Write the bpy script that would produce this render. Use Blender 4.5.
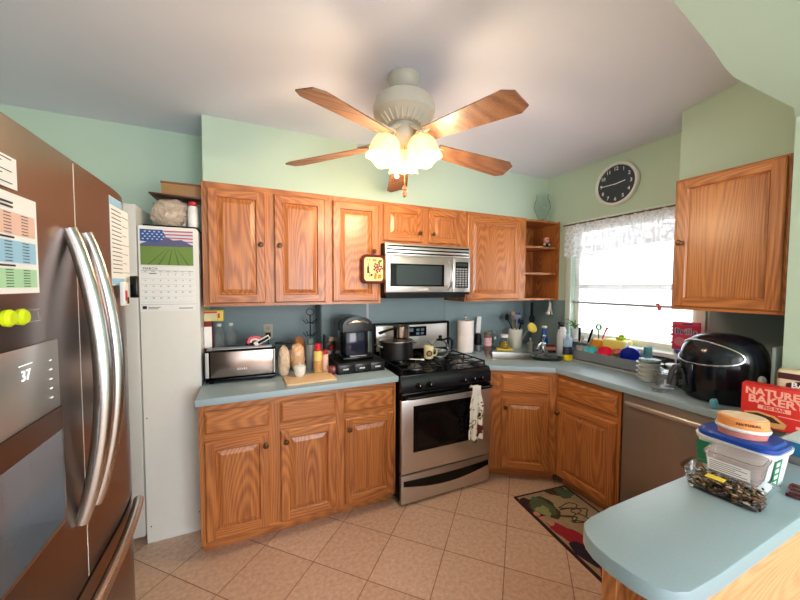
import bpy, bmesh, math, random
from mathutils import Matrix, Vector
PI=math.pi
R=math.radians
rnd=random.Random(7)
for o in list(bpy.data.objects): bpy.data.objects.remove(o)
SC=bpy.context.scene
C=SC.collection

# ---------------- camera ----------------
cam=bpy.data.objects.new('camera',bpy.data.cameras.new('camera')); C.objects.link(cam)
cam.data.sensor_width=36; cam.data.lens=328.86/800*36; cam.data.clip_start=.02
_ya,_pi,_ro=R(24.295),R(-2.548),R(.224)
_f=Vector((math.sin(_ya)*math.cos(_pi),math.cos(_ya)*math.cos(_pi),math.sin(_pi)))
_r=Vector((math.cos(_ya),-math.sin(_ya),0)); _u=_r.cross(_f)
_r2=_r*math.cos(_ro)+_u*math.sin(_ro); _u2=-_r*math.sin(_ro)+_u*math.cos(_ro)
_m=Matrix((_r2,_u2,-_f)).transposed().to_4x4(); _m.translation=(0,0,1.528)
cam.matrix_world=_m
SC.camera=cam
# ---------------- world, light, exposure ----------------
w=bpy.data.worlds.new('sky'); SC.world=w; w.use_nodes=True
bg=w.node_tree.nodes['Background']; bg.inputs[0].default_value=(.93,.97,1,1); bg.inputs[1].default_value=2.8
SC.view_settings.view_transform='Standard'; SC.view_settings.look='None'; SC.view_settings.exposure=0.22; SC.view_settings.gamma=1
def area(name,loc,rot,sx,sy,power,col):
    l=bpy.data.lights.new(name,'AREA'); l.shape='RECTANGLE'; l.size=sx; l.size_y=sy; l.energy=power; l.color=col
    o=bpy.data.objects.new(name,l); C.objects.link(o); o.location=loc; o.rotation_euler=rot; return o
area('upward_window_fill',(3.95,1.7,-.6),(0,R(144),0),2.2,3.4,2000,(.94,.97,1))  # added unseen fill outside, aimed up through the window to brighten the ceiling
area('rear_fill',(1.5,-2.85,1.5),(R(90),0,0),1.6,1.9,85,(.97,.98,1))  # added soft fill behind the camera, no known window there
area('overhead_rear_fill',(.8,-1.3,2.5),(0,0,0),1.6,1.2,14,(1,.97,.93))  # added overhead fill for the near room, not a known lamp

# ---------------- materials ----------------
def lin(c): return tuple(((v/255)/12.92 if v/255<=.04045 else (((v/255)+.055)/1.055)**2.4) for v in c)+(1,)
MC={}
def mat(name,c,rough=.5,metal=0,noise=0,nscale=20,trans=0,emit=None,es=0,ior=1.45,bump=0,bscale=60,coat=0,alpha=1,spec=None,stretch=(1,1,1)):
    if name in MC: return MC[name]
    m=bpy.data.materials.new(name); m.use_nodes=True; nt=m.node_tree; b=nt.nodes['Principled BSDF']
    col=lin(c); b.inputs['Base Color'].default_value=col; b.inputs['Roughness'].default_value=rough; b.inputs['Metallic'].default_value=metal
    b.inputs['Transmission Weight'].default_value=trans; b.inputs['IOR'].default_value=ior; b.inputs['Coat Weight'].default_value=coat; b.inputs['Alpha'].default_value=alpha
    if spec is not None: b.inputs['Specular IOR Level'].default_value=spec
    if emit: b.inputs['Emission Color'].default_value=lin(emit); b.inputs['Emission Strength'].default_value=es
    tc=nt.nodes.new('ShaderNodeTexCoord'); mp=nt.nodes.new('ShaderNodeMapping'); mp.inputs['Scale'].default_value=stretch
    nt.links.new(tc.outputs['Object'],mp.inputs[0])
    n=nt.nodes.new('ShaderNodeTexNoise'); n.inputs['Scale'].default_value=nscale; n.inputs['Detail'].default_value=4; nt.links.new(mp.outputs[0],n.inputs['Vector'])
    k=noise if noise else .03
    mx=nt.nodes.new('ShaderNodeMix'); mx.data_type='RGBA'
    mx.inputs[6].default_value=tuple(min(1,v*(1-k)) for v in col[:3])+(1,); mx.inputs[7].default_value=tuple(min(1,v*(1+k)) for v in col[:3])+(1,)
    nt.links.new(n.outputs['Fac'],mx.inputs[0]); nt.links.new(mx.outputs[2],b.inputs['Base Color'])
    if bump:
        n2=nt.nodes.new('ShaderNodeTexNoise'); n2.inputs['Scale'].default_value=bscale; n2.inputs['Detail'].default_value=3; nt.links.new(mp.outputs[0],n2.inputs['Vector'])
        bp=nt.nodes.new('ShaderNodeBump'); bp.inputs['Strength'].default_value=bump; bp.inputs['Distance'].default_value=.01
        nt.links.new(n2.outputs['Fac'],bp.inputs['Height']); nt.links.new(bp.outputs[0],b.inputs['Normal'])
    MC[name]=m; return m
def oak(name,axis,c1=(196,122,62),c2=(130,66,30),rough=.38,wscale=9,dist=7,off=(0,0,0)):
    m=bpy.data.materials.new(name); m.use_nodes=True; nt=m.node_tree; b=nt.nodes['Principled BSDF']; b.inputs['Roughness'].default_value=rough
    b.inputs['Coat Weight'].default_value=.25; b.inputs['Coat Roughness'].default_value=.25
    L=nt.links.new
    tc=nt.nodes.new('ShaderNodeTexCoord'); oi=nt.nodes.new('ShaderNodeObjectInfo')
    sc=nt.nodes.new('ShaderNodeVectorMath'); sc.operation='SCALE'; sc.inputs[0].default_value=(3.1,1.7,2.3); L(oi.outputs['Random'],sc.inputs['Scale'])
    ad=nt.nodes.new('ShaderNodeVectorMath'); ad.operation='ADD'; L(tc.outputs['Object'],ad.inputs[0]); L(sc.outputs[0],ad.inputs[1])
    mp=nt.nodes.new('ShaderNodeMapping'); s=[1,1,1]; s['xyz'.index(axis)]=.13; mp.inputs['Scale'].default_value=s; L(ad.outputs[0],mp.inputs[0])
    wn=nt.nodes.new('ShaderNodeTexNoise'); wn.inputs['Scale'].default_value=wscale*.55; wn.inputs['Detail'].default_value=.6; wn.inputs['Roughness'].default_value=.35; L(mp.outputs[0],wn.inputs[0])
    wm=nt.nodes.new('ShaderNodeMath'); wm.operation='MULTIPLY'; wm.inputs[1].default_value=dist*32; L(wn.outputs['Fac'],wm.inputs[0])
    ws=nt.nodes.new('ShaderNodeMath'); ws.operation='SINE'; L(wm.outputs[0],ws.inputs[0])
    wv=nt.nodes.new('ShaderNodeMath'); wv.operation='MULTIPLY_ADD'; wv.inputs[1].default_value=.5; wv.inputs[2].default_value=.5; L(ws.outputs[0],wv.inputs[0])
    mp2=nt.nodes.new('ShaderNodeMapping'); s=[1,1,1]; s['xyz'.index(axis)]=.025; mp2.inputs['Scale'].default_value=s; L(ad.outputs[0],mp2.inputs[0])
    nz=nt.nodes.new('ShaderNodeTexNoise'); nz.inputs['Scale'].default_value=200; nz.inputs['Detail'].default_value=3; L(mp2.outputs[0],nz.inputs[0])
    ng=nt.nodes.new('ShaderNodeTexNoise'); ng.inputs['Scale'].default_value=5; L(mp.outputs[0],ng.inputs[0])
    r1=nt.nodes.new('ShaderNodeValToRGB'); r1.color_ramp.elements[0].position=.25; r1.color_ramp.elements[0].color=lin(c2); r1.color_ramp.elements[1].position=.62; r1.color_ramp.elements[1].color=lin(c1)
    ma=nt.nodes.new('ShaderNodeMath'); ma.operation='MULTIPLY_ADD'; ma.inputs[1].default_value=.19; L(wv.outputs[0],ma.inputs[0])
    mb=nt.nodes.new('ShaderNodeMath'); mb.operation='MULTIPLY_ADD'; mb.inputs[1].default_value=.50; mb.inputs[2].default_value=0; L(nz.outputs['Fac'],mb.inputs[0])
    mc=nt.nodes.new('ShaderNodeMath'); mc.operation='MULTIPLY_ADD'; mc.inputs[1].default_value=.25; L(ng.outputs['Fac'],mc.inputs[0]); L(mb.outputs[0],mc.inputs[2]); L(mc.outputs[0],ma.inputs[2])
    L(ma.outputs[0],r1.inputs[0]); L(r1.outputs[0],b.inputs['Base Color'])
    bp=nt.nodes.new('ShaderNodeBump'); bp.inputs['Strength'].default_value=.15; bp.inputs['Distance'].default_value=.002; L(nz.outputs['Fac'],bp.inputs['Height']); L(bp.outputs[0],b.inputs['Normal'])
    return m
OV=oak('oak_vertical_grain','z'); OH=oak('oak_horizontal_grain','x'); OAK=[OV,OH]
BLADE=oak('blade_wood','x',(158,108,76),(100,62,42),.55,7,4)
LITOAK=oak('oak_painted_bright_lit','x',(226,170,122),(198,136,88),.5,12,4)  # same oak made paler: bright light on the peninsula back painted in
def floor_mat():
    m=bpy.data.materials.new('floor_tile'); m.use_nodes=True; nt=m.node_tree; b=nt.nodes['Principled BSDF']; L=nt.links.new
    tc=nt.nodes.new('ShaderNodeTexCoord'); sb=nt.nodes.new('ShaderNodeVectorMath'); sb.operation='SUBTRACT'; sb.inputs[1].default_value=(.757,1.796,0); L(tc.outputs['Object'],sb.inputs[0])
    mp=nt.nodes.new('ShaderNodeMapping'); mp.inputs['Rotation'].default_value=(0,0,R(44.4)); L(sb.outputs[0],mp.inputs[0])
    br=nt.nodes.new('ShaderNodeTexBrick'); br.offset=0; br.squash=1; br.inputs['Scale'].default_value=1; br.inputs['Brick Width'].default_value=.331; br.inputs['Row Height'].default_value=.331; br.inputs['Mortar Size'].default_value=.0028; br.inputs['Mortar Smooth'].default_value=.3; br.inputs['Bias'].default_value=0
    br.inputs['Color1'].default_value=lin((224,190,168)); br.inputs['Color2'].default_value=lin((216,178,154)); br.inputs['Mortar'].default_value=lin((150,112,86))
    L(mp.outputs[0],br.inputs['Vector'])
    n=nt.nodes.new('ShaderNodeTexNoise'); n.inputs['Scale'].default_value=44; n.inputs['Detail'].default_value=6; n.inputs['Roughness'].default_value=.65; L(tc.outputs['Object'],n.inputs[0])
    rp=nt.nodes.new('ShaderNodeValToRGB'); rp.color_ramp.elements[0].position=.3; rp.color_ramp.elements[0].color=(.70,.64,.6,1); rp.color_ramp.elements[1].position=.7; rp.color_ramp.elements[1].color=(1.0,1.0,1.0,1); L(n.outputs['Fac'],rp.inputs[0])
    mx=nt.nodes.new('ShaderNodeMix'); mx.data_type='RGBA'; mx.blend_type='MULTIPLY'; mx.inputs[0].default_value=1; L(br.outputs['Color'],mx.inputs[6]); L(rp.outputs[0],mx.inputs[7]); L(mx.outputs[2],b.inputs['Base Color'])
    b.inputs['Roughness'].default_value=.45
    bp=nt.nodes.new('ShaderNodeBump'); bp.invert=True; bp.inputs['Strength'].default_value=.5; bp.inputs['Distance'].default_value=.003; L(br.outputs['Fac'],bp.inputs['Height']); L(bp.outputs[0],b.inputs['Normal'])
    return m
FLOOR=floor_mat()
GREEN=mat('green_wall_paint',(188,209,192),.7,bump=.08,bscale=25,noise=.03,nscale=3)
CEIL=mat('ceiling_paint',(226,228,244),.75,bump=.12,bscale=5,noise=.02,nscale=2)
WHITE=mat('white_enamel',(232,230,226),.4)
CREAMW=mat('cream_wall_paint',(226,220,205),.8)
SPLASH=mat('blue_laminate_splash',(128,145,149),.45,noise=.08,nscale=6)
CTOP=mat('blue_grey_laminate',(146,166,176),.32,noise=.05,nscale=160,bump=.05,bscale=300)
STEEL=mat('brushed_steel',(190,186,182),.28,1,noise=.05,nscale=40,stretch=(.05,1,1))
STEELV=mat('bronze_tinted_steel',(122,108,102),.28,.95,noise=.05,nscale=60,stretch=(1,1,.04))
STEELB=mat('range_brushed_steel',(206,200,196),.33,.9,noise=.04,nscale=60,stretch=(.04,1,1))
CHROME=mat('polished_chrome',(215,215,218),.12,1)
BLACK=mat('gloss_black',(8,8,10),.16,spec=.3)
BLACKM=mat('matt_black',(13,13,15),.45,spec=.25)
DKGLASS=mat('dark_oven_glass',(16,14,14),.08)
GREY=mat('grey_plastic',(140,142,146),.45)
LGREY=mat('light_grey_plastic',(190,190,190),.45)
CLEAR=mat('clear_glass',(245,250,250),.03,trans=1,ior=1.3)
CLEARP=mat('clear_plastic',(240,242,244),.12,trans=.93,ior=1.15)
KNOBM=mat('antique_bronze',(86,62,44),.35,.8)
PAPER=mat('white_paper',(238,238,238),.7)
INK=mat('black_ink',(30,30,34),.6)
RED=mat('red_plastic',(196,30,40),.35)
BLUE=mat('royal_blue_plastic',(24,60,176),.35)
YEL=mat('yellow_plastic',(236,206,60),.4)
TEAL=mat('teal_plastic',(70,180,190),.4)
ORNG=mat('orange_plastic',(236,140,50),.45)
CER=mat('white_ceramic',(232,230,224),.18)
LEAF=mat('leaf_green',(70,120,50),.5)
def C_(n,c,**k): return mat(n,c,**k)

# ---------------- mesh builder ----------------
class MB:
    def __init__(s): s.bm=bmesh.new(); s.T=Matrix.Identity(4)
    def _add(s,vs,fs,m=0,sm=True):
        v=[s.bm.verts.new(s.T@Vector(p)) for p in vs]; out=[]
        for f in fs:
            try: q=s.bm.faces.new([v[i] for i in f]); q.material_index=m; q.smooth=sm; out.append(q)
            except ValueError: pass
        return v,out
    def box(s,x0,x1,y0,y1,z0,z1,m=0,bev=0,seg=2):
        vs=[(x0,y0,z0),(x1,y0,z0),(x1,y1,z0),(x0,y1,z0),(x0,y0,z1),(x1,y0,z1),(x1,y1,z1),(x0,y1,z1)]
        v,f=s._add(vs,[(3,2,1,0),(4,5,6,7),(0,1,5,4),(1,2,6,5),(2,3,7,6),(3,0,4,7)],m)
        if bev:
            es=list({e for q in f for e in q.edges}); r=bmesh.ops.bevel(s.bm,geom=es,offset=bev,segments=seg,affect='EDGES',profile=.5)
            for q in r['faces']: q.material_index=m; q.smooth=True
        return s
    def prism(s,pts,z0,z1,m=0,mtop=None):
        n=len(pts); vs=[(x,y,z0) for x,y in pts]+[(x,y,z1) for x,y in pts]
        s._add(vs,[tuple(range(n-1,-1,-1))],m); s._add(vs,[tuple(range(n,2*n))],m if mtop is None else mtop)
        s._add(vs,[(i,(i+1)%n,n+(i+1)%n,n+i) for i in range(n)],m)
        bmesh.ops.remove_doubles(s.bm,verts=s.bm.verts,dist=1e-6); return s
    def lathe(s,pr,seg=28,c=(0,0,0),m=0,sx=1,sy=1):
        vs=[];idx=[]
        for r,z in pr:
            if r<1e-6: idx.append([len(vs)]); vs.append((c[0],c[1],c[2]+z))
            else:
                idx.append(list(range(len(vs),len(vs)+seg)))
                for k in range(seg): a=2*PI*k/seg; vs.append((c[0]+r*sx*math.cos(a),c[1]+r*sy*math.sin(a),c[2]+z))
        fs=[]
        for a,b in zip(idx,idx[1:]):
            for k in range(seg):
                k2=(k+1)%seg
                if len(a)==1 and len(b)==1: continue
                if len(a)==1: fs.append((a[0],b[k2],b[k]))
                elif len(b)==1: fs.append((a[k],a[k2],b[0]))
                else: fs.append((a[k],a[k2],b[k2],b[k]))
        s._add(vs,fs,m); return s
    def cyl(s,r,z0,z1,c=(0,0),m=0,seg=24,bev=0):
        if bev: return s.lathe([(0,z0),(r-bev,z0),(r,z0+bev),(r,z1-bev),(r-bev,z1),(0,z1)],seg,(c[0],c[1],0),m)
        return s.lathe([(0,z0),(r,z0),(r,z1),(0,z1)],seg,(c[0],c[1],0),m)
    def tube(s,pts,r,seg=8,m=0,flat=None,close=False):
        P=[Vector(p) for p in pts]; n=len(P); rs=r if isinstance(r,(list,tuple)) else [r]*n; vs=[]; up=None
        for i in range(n):
            if close: t=(P[(i+1)%n]-P[i-1])
            else: t=(P[min(i+1,n-1)]-P[max(i-1,0)])
            if t.length<1e-9: t=Vector((0,0,1))
            t.normalize()
            if up is None: up=Vector((0,0,1)) if abs(t.z)<.9 else Vector((1,0,0))
            a=t.cross(up); 
            if a.length<1e-4: a=t.cross(Vector((0,1,0)))
            a.normalize(); b=a.cross(t).normalized(); up=b
            for k in range(seg):
                th=2*PI*k/seg; vs.append(P[i]+a*math.cos(th)*rs[i]*(flat or 1)+b*math.sin(th)*rs[i])
        fs=[(i*seg+k,i*seg+(k+1)%seg,(i+1)*seg+(k+1)%seg,(i+1)*seg+k) for i in range(n-1) for k in range(seg)]
        if close: fs+=[((n-1)*seg+k,(n-1)*seg+(k+1)%seg,(k+1)%seg,k) for k in range(seg)]
        else: fs+=[tuple(range(seg-1,-1,-1)),tuple(range((n-1)*seg,n*seg))]
        s._add(vs,fs,m); return s
    def ell(s,c,rx,ry,rz,m=0,seg=20,rings=12):
        pr=[(math.sin(PI*k/rings),-math.cos(PI*k/rings)) for k in range(rings+1)]; pr[0]=(0,-1); pr[-1]=(0,1)
        T=s.T; s.T=T@Matrix.Translation(c)@Matrix.Diagonal((rx,ry,rz,1)); s.lathe(pr,seg,m=m); s.T=T; return s
    def text(s,t,size,M,m=0,ext=.0004,font_off=.0):
        cu=bpy.data.curves.new('t','FONT'); cu.body=t; cu.size=size; cu.extrude=ext; cu.align_x='CENTER'; cu.align_y='CENTER'; cu.resolution_u=2; cu.offset=font_off
        o=bpy.data.objects.new('t',cu); C.objects.link(o); dg=bpy.context.evaluated_depsgraph_get(); dg.update()
        me=bpy.data.meshes.new_from_object(o.evaluated_get(dg)); me.transform(s.T@M)
        n0=len(s.bm.faces); s.bm.from_mesh(me); s.bm.faces.ensure_lookup_table()
        for i in range(n0,len(s.bm.faces)): s.bm.faces[i].material_index=m; s.bm.faces[i].smooth=False
        bpy.data.objects.remove(o); bpy.data.curves.remove(cu); bpy.data.meshes.remove(me); return s
    def mesh(s,name,mats,smooth=True):
        bm=s.bm; bmesh.ops.recalc_face_normals(bm,faces=bm.faces)
        for f in bm.faces: f.smooth=smooth
        for e in bm.edges:
            e.smooth = not (len(e.link_faces)==2 and e.calc_face_angle(0)>.6)
        me=bpy.data.meshes.new(name); bm.to_mesh(me); bm.free()
        for m in (mats if isinstance(mats,(list,tuple)) else [mats]): me.materials.append(m)
        return me
def FR(x,y,z): return Matrix.Translation((x,y,z))@Matrix.Rotation(PI/2,4,'X')     # text facing local -Y
def TOP(x,y,z,a=0): return Matrix.Translation((x,y,z))@Matrix.Rotation(a,4,'Z')
def tag(o,label,cat,group=None):
    o['label']=label; o['category']=cat
    if group: o['group']=group
    return o
def E(name,label,cat,loc=(0,0,0),rot=0,group=None,eul=None):
    o=bpy.data.objects.new(name,None); C.objects.link(o); o.location=loc; o.rotation_euler=eul or (0,0,rot); o.empty_display_size=.05
    return tag(o,label,cat,group)
def P(name,mb,mats,parent,label=None,stuff=False):
    o=bpy.data.objects.new(name,mb.mesh(name,mats)); C.objects.link(o); o.parent=parent
    if label: o['label']=label
    if stuff: o['kind']='stuff'
    return o
def S(name,label,cat,mb,mats,loc=(0,0,0),rot=0,group=None,eul=None):
    o=bpy.data.objects.new(name,mb.mesh(name,mats)); C.objects.link(o); o.location=loc; o.rotation_euler=eul or (0,0,rot)
    return tag(o,label,cat,group)
def ST(name,mb,mats,parent=None):
    o=bpy.data.objects.new(name,mb.mesh(name,mats)); C.objects.link(o)
    if parent: o.parent=parent
    else: o['kind']='structure'
    return o
def box(*a,**k): return MB().box(*a,**k)

# ================= SETTING =================
XW=2.767; XL=-1.37; YB=2.648; YR=2.85; YN=-3.0; ZC=2.613
fl=MB(); fl._add([(XL-.1,YN-.1,0),(XW+.1,YN-.1,0),(XW+.1,YR+.1,0),(XL-.1,YR+.1,0)],[(0,1,2,3)]); fl._add([(XL-.1,YN-.1,-.08),(XW+.1,YN-.1,-.08),(XW+.1,YR+.1,-.08),(XL-.1,YR+.1,-.08)],[(3,2,1,0)])
ST('floor',fl,FLOOR)
def sm(t): t=max(0,min(1,t)); return t*t*(3-2*t)
def zc(x,y): return ZC+.012*sm((2.40-y)/.7)*sm((2.7-x)/.9)+.05*sm((1.25-y)/.45)
cb=MB(); nx,ny=34,48; vs=[];fs=[]
for j in range(ny+1):
    for i in range(nx+1):
        x=XL-.1+(XW+.2-XL)*i/nx; y=YN-.1+(YR+.2-YN)*j/ny; vs.append((x,y,zc(x,y)))
for j in range(ny):
    for i in range(nx): a=j*(nx+1)+i; fs.append((a,a+nx+1,a+nx+2,a+1))
cb._add(vs,fs); n0=len(vs); cb.box(XL-.1,XW+.1,YN-.1,YR+.1,2.80,2.86)
ST('ceiling',cb,CEIL)
ST('wall_left',box(XL-.1,XL,YN,YR+.1,0,2.80),GREEN)
ST('wall_back',MB().box(.50,XW+.1,YB,YR+.1,0,2.80),GREEN)
ST('wall_back_left',box(XL,.50,YR,YR+.1,0,2.80),GREEN)
ST('wall_front',MB().box(XL,-1.1,YN-.1,YN,0,2.8).box(2.3,XW,YN-.1,YN,0,2.8).box(-1.1,2.3,YN-.1,YN,0,.4).box(-1.1,2.3,YN-.1,YN,2.5,2.8),CREAMW)
# window opening Y 1.20..2.18, z 1.12..2.06
WY0,WY1,WZ0,WZ1=1.205,2.175,1.052,2.065
ST('wall_right',MB().box(XW,XW+.12,YN,WY0,0,2.8).box(XW,XW+.12,WY1,YB,0,2.8).box(XW,XW+.12,WY0,WY1,0,WZ0).box(XW,XW+.12,WY0,WY1,WZ1,2.8),GREEN)
ST('wall_soffit_back',box(-.275,XW,2.48,YR,2.1535,2.80),GREEN)
ST('wall_soffit_right',box(2.468,XW,.659,1.195,2.1535,2.80),GREEN)
# lowered ceiling over the near end, uneven plaster edge
lo=MB(); pts=[(.62,-2.9),(XW,-2.9),(XW,.659),(2.27,.659),(2.14,.628),(1.88,.632),(1.63,.633),(1.52,.618),(1.385,.592),(1.22,.566),(1.046,.54),(.62,.42)]
lo.prism(pts,2.3,2.80); ST('ceiling_lowered',lo,GREEN)
ST('wall_jamb',box(2.275,XW,.40,.658,0,2.2995),GREEN)
ST('wall_backsplash_back',MB().box(.506,XW-.001,YB-.006,YB-.0005,.915,1.386).box(.893,1.640,YB-.006,YB-.0005,1.3861,1.45).box(.4985,.5055,YB,YR-.0005,.915,1.386).box(1.655,1.663,YB-.0085,YB-.0062,.92,1.385),SPLASH)
ST('wall_backsplash_left',box(-.285,.497,YR-.006,YR-.0005,.915,1.386),SPLASH)
ST('wall_backsplash_right',MB().box(XW-.006,XW-.0005,2.235,YB-.007,.915,1.39).box(XW-.006,XW-.0005,.66,1.135,.915,1.39).box(XW-.006,XW-.0005,1.136,2.234,.915,1.008),SPLASH)
ST('trim_1',MB().box(.88,.90,YB-.010,YB-.0062,.92,1.385),LGREY)
# window
wd=MB()
for a in [(WY1-.045,WY1,WZ0,WZ1),(WY0,WY0+.045,WZ0,WZ1),(WY0,WY1,WZ0,WZ0+.045),(WY0,WY1,WZ1-.045,WZ1)]: wd.box(XW+.045,XW+.10,a[0],a[1],a[2],a[3],bev=.003)
wd.box(XW+.05,XW+.08,WY0+.04,WY1-.04,1.50,1.545,bev=.003)
wo=ST('window_1',wd,WHITE)
ST('window_casing',MB().box(XW-.018,XW-.0005,WY1,WY1+.055,WZ0-.04,WZ1+.06,bev=.004).box(XW-.018,XW-.0005,WY0-.055,WY0,WZ0-.04,WZ1+.06,bev=.004).box(XW-.018,XW-.0005,WY0,WY1,WZ1,WZ1+.06,bev=.004),mat('aged_white_gloss_trim',(214,226,220),.4),wo)
ST('window_sill',box(XW-.075,XW+.04,WY0-.055,WY1+.055,WZ0-.035,WZ0-.002,bev=.006),WHITE,wo)
ST('window_pane',box(XW+.06,XW+.064,WY0+.04,WY1-.04,WZ0+.04,WZ1-.04),CLEAR,wo)
ST('baseboard_left',box(XL+.0005,XL+.015,YN+.1,YR-.01,.001,.10,bev=.003),WHITE)

# ================= CABINETRY =================
def door_mb(x0,x1,z0,z1,fw=.052,thin=False):
    mb=MB(); y1=-.020
    def ring(i0,ya,i1,yb,m=(0,1)):
        a=[(x0+i0,ya,z0+i0),(x1-i0,ya,z0+i0),(x1-i0,ya,z1-i0),(x0+i0,ya,z1-i0)]; b=[(x0+i1,yb,z0+i1),(x1-i1,yb,z0+i1),(x1-i1,yb,z1-i1),(x0+i1,yb,z1-i1)]
        mb._add(a+b,[(0,1,5,4),(2,3,7,6)],m[1]); mb._add(a+b,[(1,2,6,5),(3,0,4,7)],m[0])
    mb._add([(x0,0,z0),(x1,0,z0),(x1,0,z1),(x0,0,z1)],[(3,2,1,0)])
    ring(0,0,0,-.013); ring(0,-.013,.007,y1)
    a,b=x0+.007,x1-.007; c,d=z0+.007,z1-.007; f=fw
    mb._add([(a,y1,c),(x0+f,y1,c),(x0+f,y1,d),(a,y1,d)],[(0,1,2,3)],0); mb._add([(x1-f,y1,c),(b,y1,c),(b,y1,d),(x1-f,y1,d)],[(0,1,2,3)],0)
    mb._add([(x0+f,y1,c),(x1-f,y1,c),(x1-f,y1,z0+f),(x0+f,y1,z0+f)],[(0,1,2,3)],1); mb._add([(x0+f,y1,z1-f),(x1-f,y1,z1-f),(x1-f,y1,d),(x0+f,y1,d)],[(0,1,2,3)],1)
    ring(f,y1,f+.007,-.009); 
    if thin: ring(f+.007,-.009,f+.012,-.009,(0,0)); i=f+.012; yy=-.011; ring(i,-.009,i+.004,yy,(0,0)); i+=.004
    else: ring(f+.007,-.009,f+.011,-.009,(0,0)); ring(f+.011,-.009,f+.036,-.018,(0,0)); i=f+.036; yy=-.018
    mb._add([(x0+i,yy,z0+i),(x1-i,yy,z0+i),(x1-i,yy,z1-i),(x0+i,yy,z1-i)],[(0,1,2,3)],0)
    return mb
def drawer_mb(x0,x1,z0,z1):
    mb=MB()
    def rg(i0,ya,i1,yb):
        a=[(x0+i0,ya,z0+i0),(x1-i0,ya,z0+i0),(x1-i0,ya,z1-i0),(x0+i0,ya,z1-i0)]; b=[(x0+i1,yb,z0+i1),(x1-i1,yb,z0+i1),(x1-i1,yb,z1-i1),(x0+i1,yb,z1-i1)]
        mb._add(a+b,[(0,1,5,4),(1,2,6,5),(2,3,7,6),(3,0,4,7)],0)
    mb._add([(x0,0,z0),(x1,0,z0),(x1,0,z1),(x0,0,z1)],[(3,2,1,0)],0); rg(0,0,0,-.010); rg(0,-.010,.012,-.018); rg(.012,-.018,.016,-.020)
    mb._add([(x0+.016,-.02,z0+.016),(x1-.016,-.02,z0+.016),(x1-.016,-.02,z1-.016),(x0+.016,-.02,z1-.016)],[(0,1,2,3)],0); return mb
def knob(parent,x,z,y=-.020):
    mb=MB(); mb.T=Matrix.Translation((x,y,z))@Matrix.Rotation(PI/2,4,'X'); mb.lathe([(0,0),(.009,0),(.006,.006),(.006,.012),(.014,.018),(.016,.024),(.012,.029),(0,.031)],18); P('knob',mb,KNOBM,parent)
def cabinet(name,label,loc,rot,W,H,D,doors,drawers=(),kick=0,group=None,thin=False,z0=0):
    t=E(name,label,'cabinet',loc,rot,group); b=MB()
    b.box(0,W,.018,D,z0,H); b.box(0,.030,0,.018,z0,H); b.box(W-.030,W,0,.018,z0,H); b.box(.03,W-.03,0,.018,z0,H)
    if kick: b.box(.002,W-.002,.07,D,0.001,z0,m=1)
    b.box(.025,W-.025,-.0006,0,z0,z0+.028,m=1).box(.025,W-.025,-.0006,0,H-.042,H,m=1)
    for x0,x1,a,c in drawers: b.box(x0,x1,-.0006,0,a-.045,a+.004,m=1)
    P('body',b,OAK,t)
    for x0,x1,a,c,kx,kz in doors:
        d=P('door',door_mb(x0,x1,a,c,thin=thin,fw=.05 if x1-x0>.32 else .046),OAK,t)
        if kx is not None: knob(d,kx,kz)
    for x0,x1,a,c in drawers: P('drawer_front',drawer_mb(x0,x1,a,c),OH,t)
    return t
BY=2.045; X0=-.272
GB='oak base cabinets left of the range'
cabinet('base_cabinet','oak base cabinet with two doors and two drawer fronts under the toaster',(X0,BY,0),0,.776,.875,.60,
  [(.025,.354,.105,.667,.335,.60),(.415,.748,.105,.667,.447,.60)],[(.025,.358,.708,.835),(.415,.748,.708,.837)],1,z0=.08)
cabinet('base_cabinet','oak base cabinet with one door and one drawer front beside the range',(X0+.777,BY,0),0,.387,.875,.60,
  [(.028,.370,.105,.670,.054,.604)],[(.028,.370,.708,.840)],1,z0=.08)
UY=2.318; UD=.325; UB=1.392; UH=.760
cabinet('wall_cabinet','tall oak wall cabinet with two doors over the toaster',(-.268,UY,UB),0,.775,UH,UD,
  [(.030,.352,.020,.725,.326,.392),(.408,.738,.020,.725,.440,.392)])
cabinet('wall_cabinet','oak wall cabinet with one door and a pot holder on its knob',(.508,UY,UB),0,.378,UH,UD,
  [(.014,.356,.020,.725,.315,.385)])
cabinet('wall_cabinet','short oak wall cabinet with two small doors above the microwave',(.887,UY,1.842),0,.757,.310,UD,
  [(.014,.346,.022,.288,.312,.090),(.402,.700,.022,.288,.432,.090)])
cabinet('wall_cabinet','oak wall cabinet with one wide door right of the microwave',(1.645,UY,UB),0,.662,UH,UD,
  [(.018,.600,.018,.725,.0,.365)])
cabinet('wall_cabinet','oak wall cabinet with one large door right of the window',(2.308,1.132,UB),-PI/2,.462,UH,.452,
  [(.014,.450,.018,.750,.042,.39)],thin=True)
# open corner shelf
sh=E('corner_shelf','open oak corner shelf unit with three bays beside the window wall','shelf',(2.309,UY,UB))
W=XW-2.309-.002
P('side_panel',box(0,.015,0,UD,0,UH),OV,sh); P('side_panel',box(W-.018,W,0,UD,0,UH),OV,sh); P('back_panel',box(.0152,W-.0182,UD-.008,UD,0,UH),OV,sh)
def shelf_mb(z,m=.018):
    mb=MB(); n=10; pts=[(.0152,UD-.0082)]+[(.0152+(W-.0336)*k/n,.004+.0*k-.020*math.sin(PI*k/n)+.02) for k in range(n+1)]+[(W-.0184,UD-.0082)]
    return mb.prism(pts,z,z+m)
for z,nm in ((0,'bottom_panel'),(.245,'shelf'),(.495,'shelf'),(UH-.018,'top_panel')): P(nm,shelf_mb(z),OH,sh)
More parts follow.
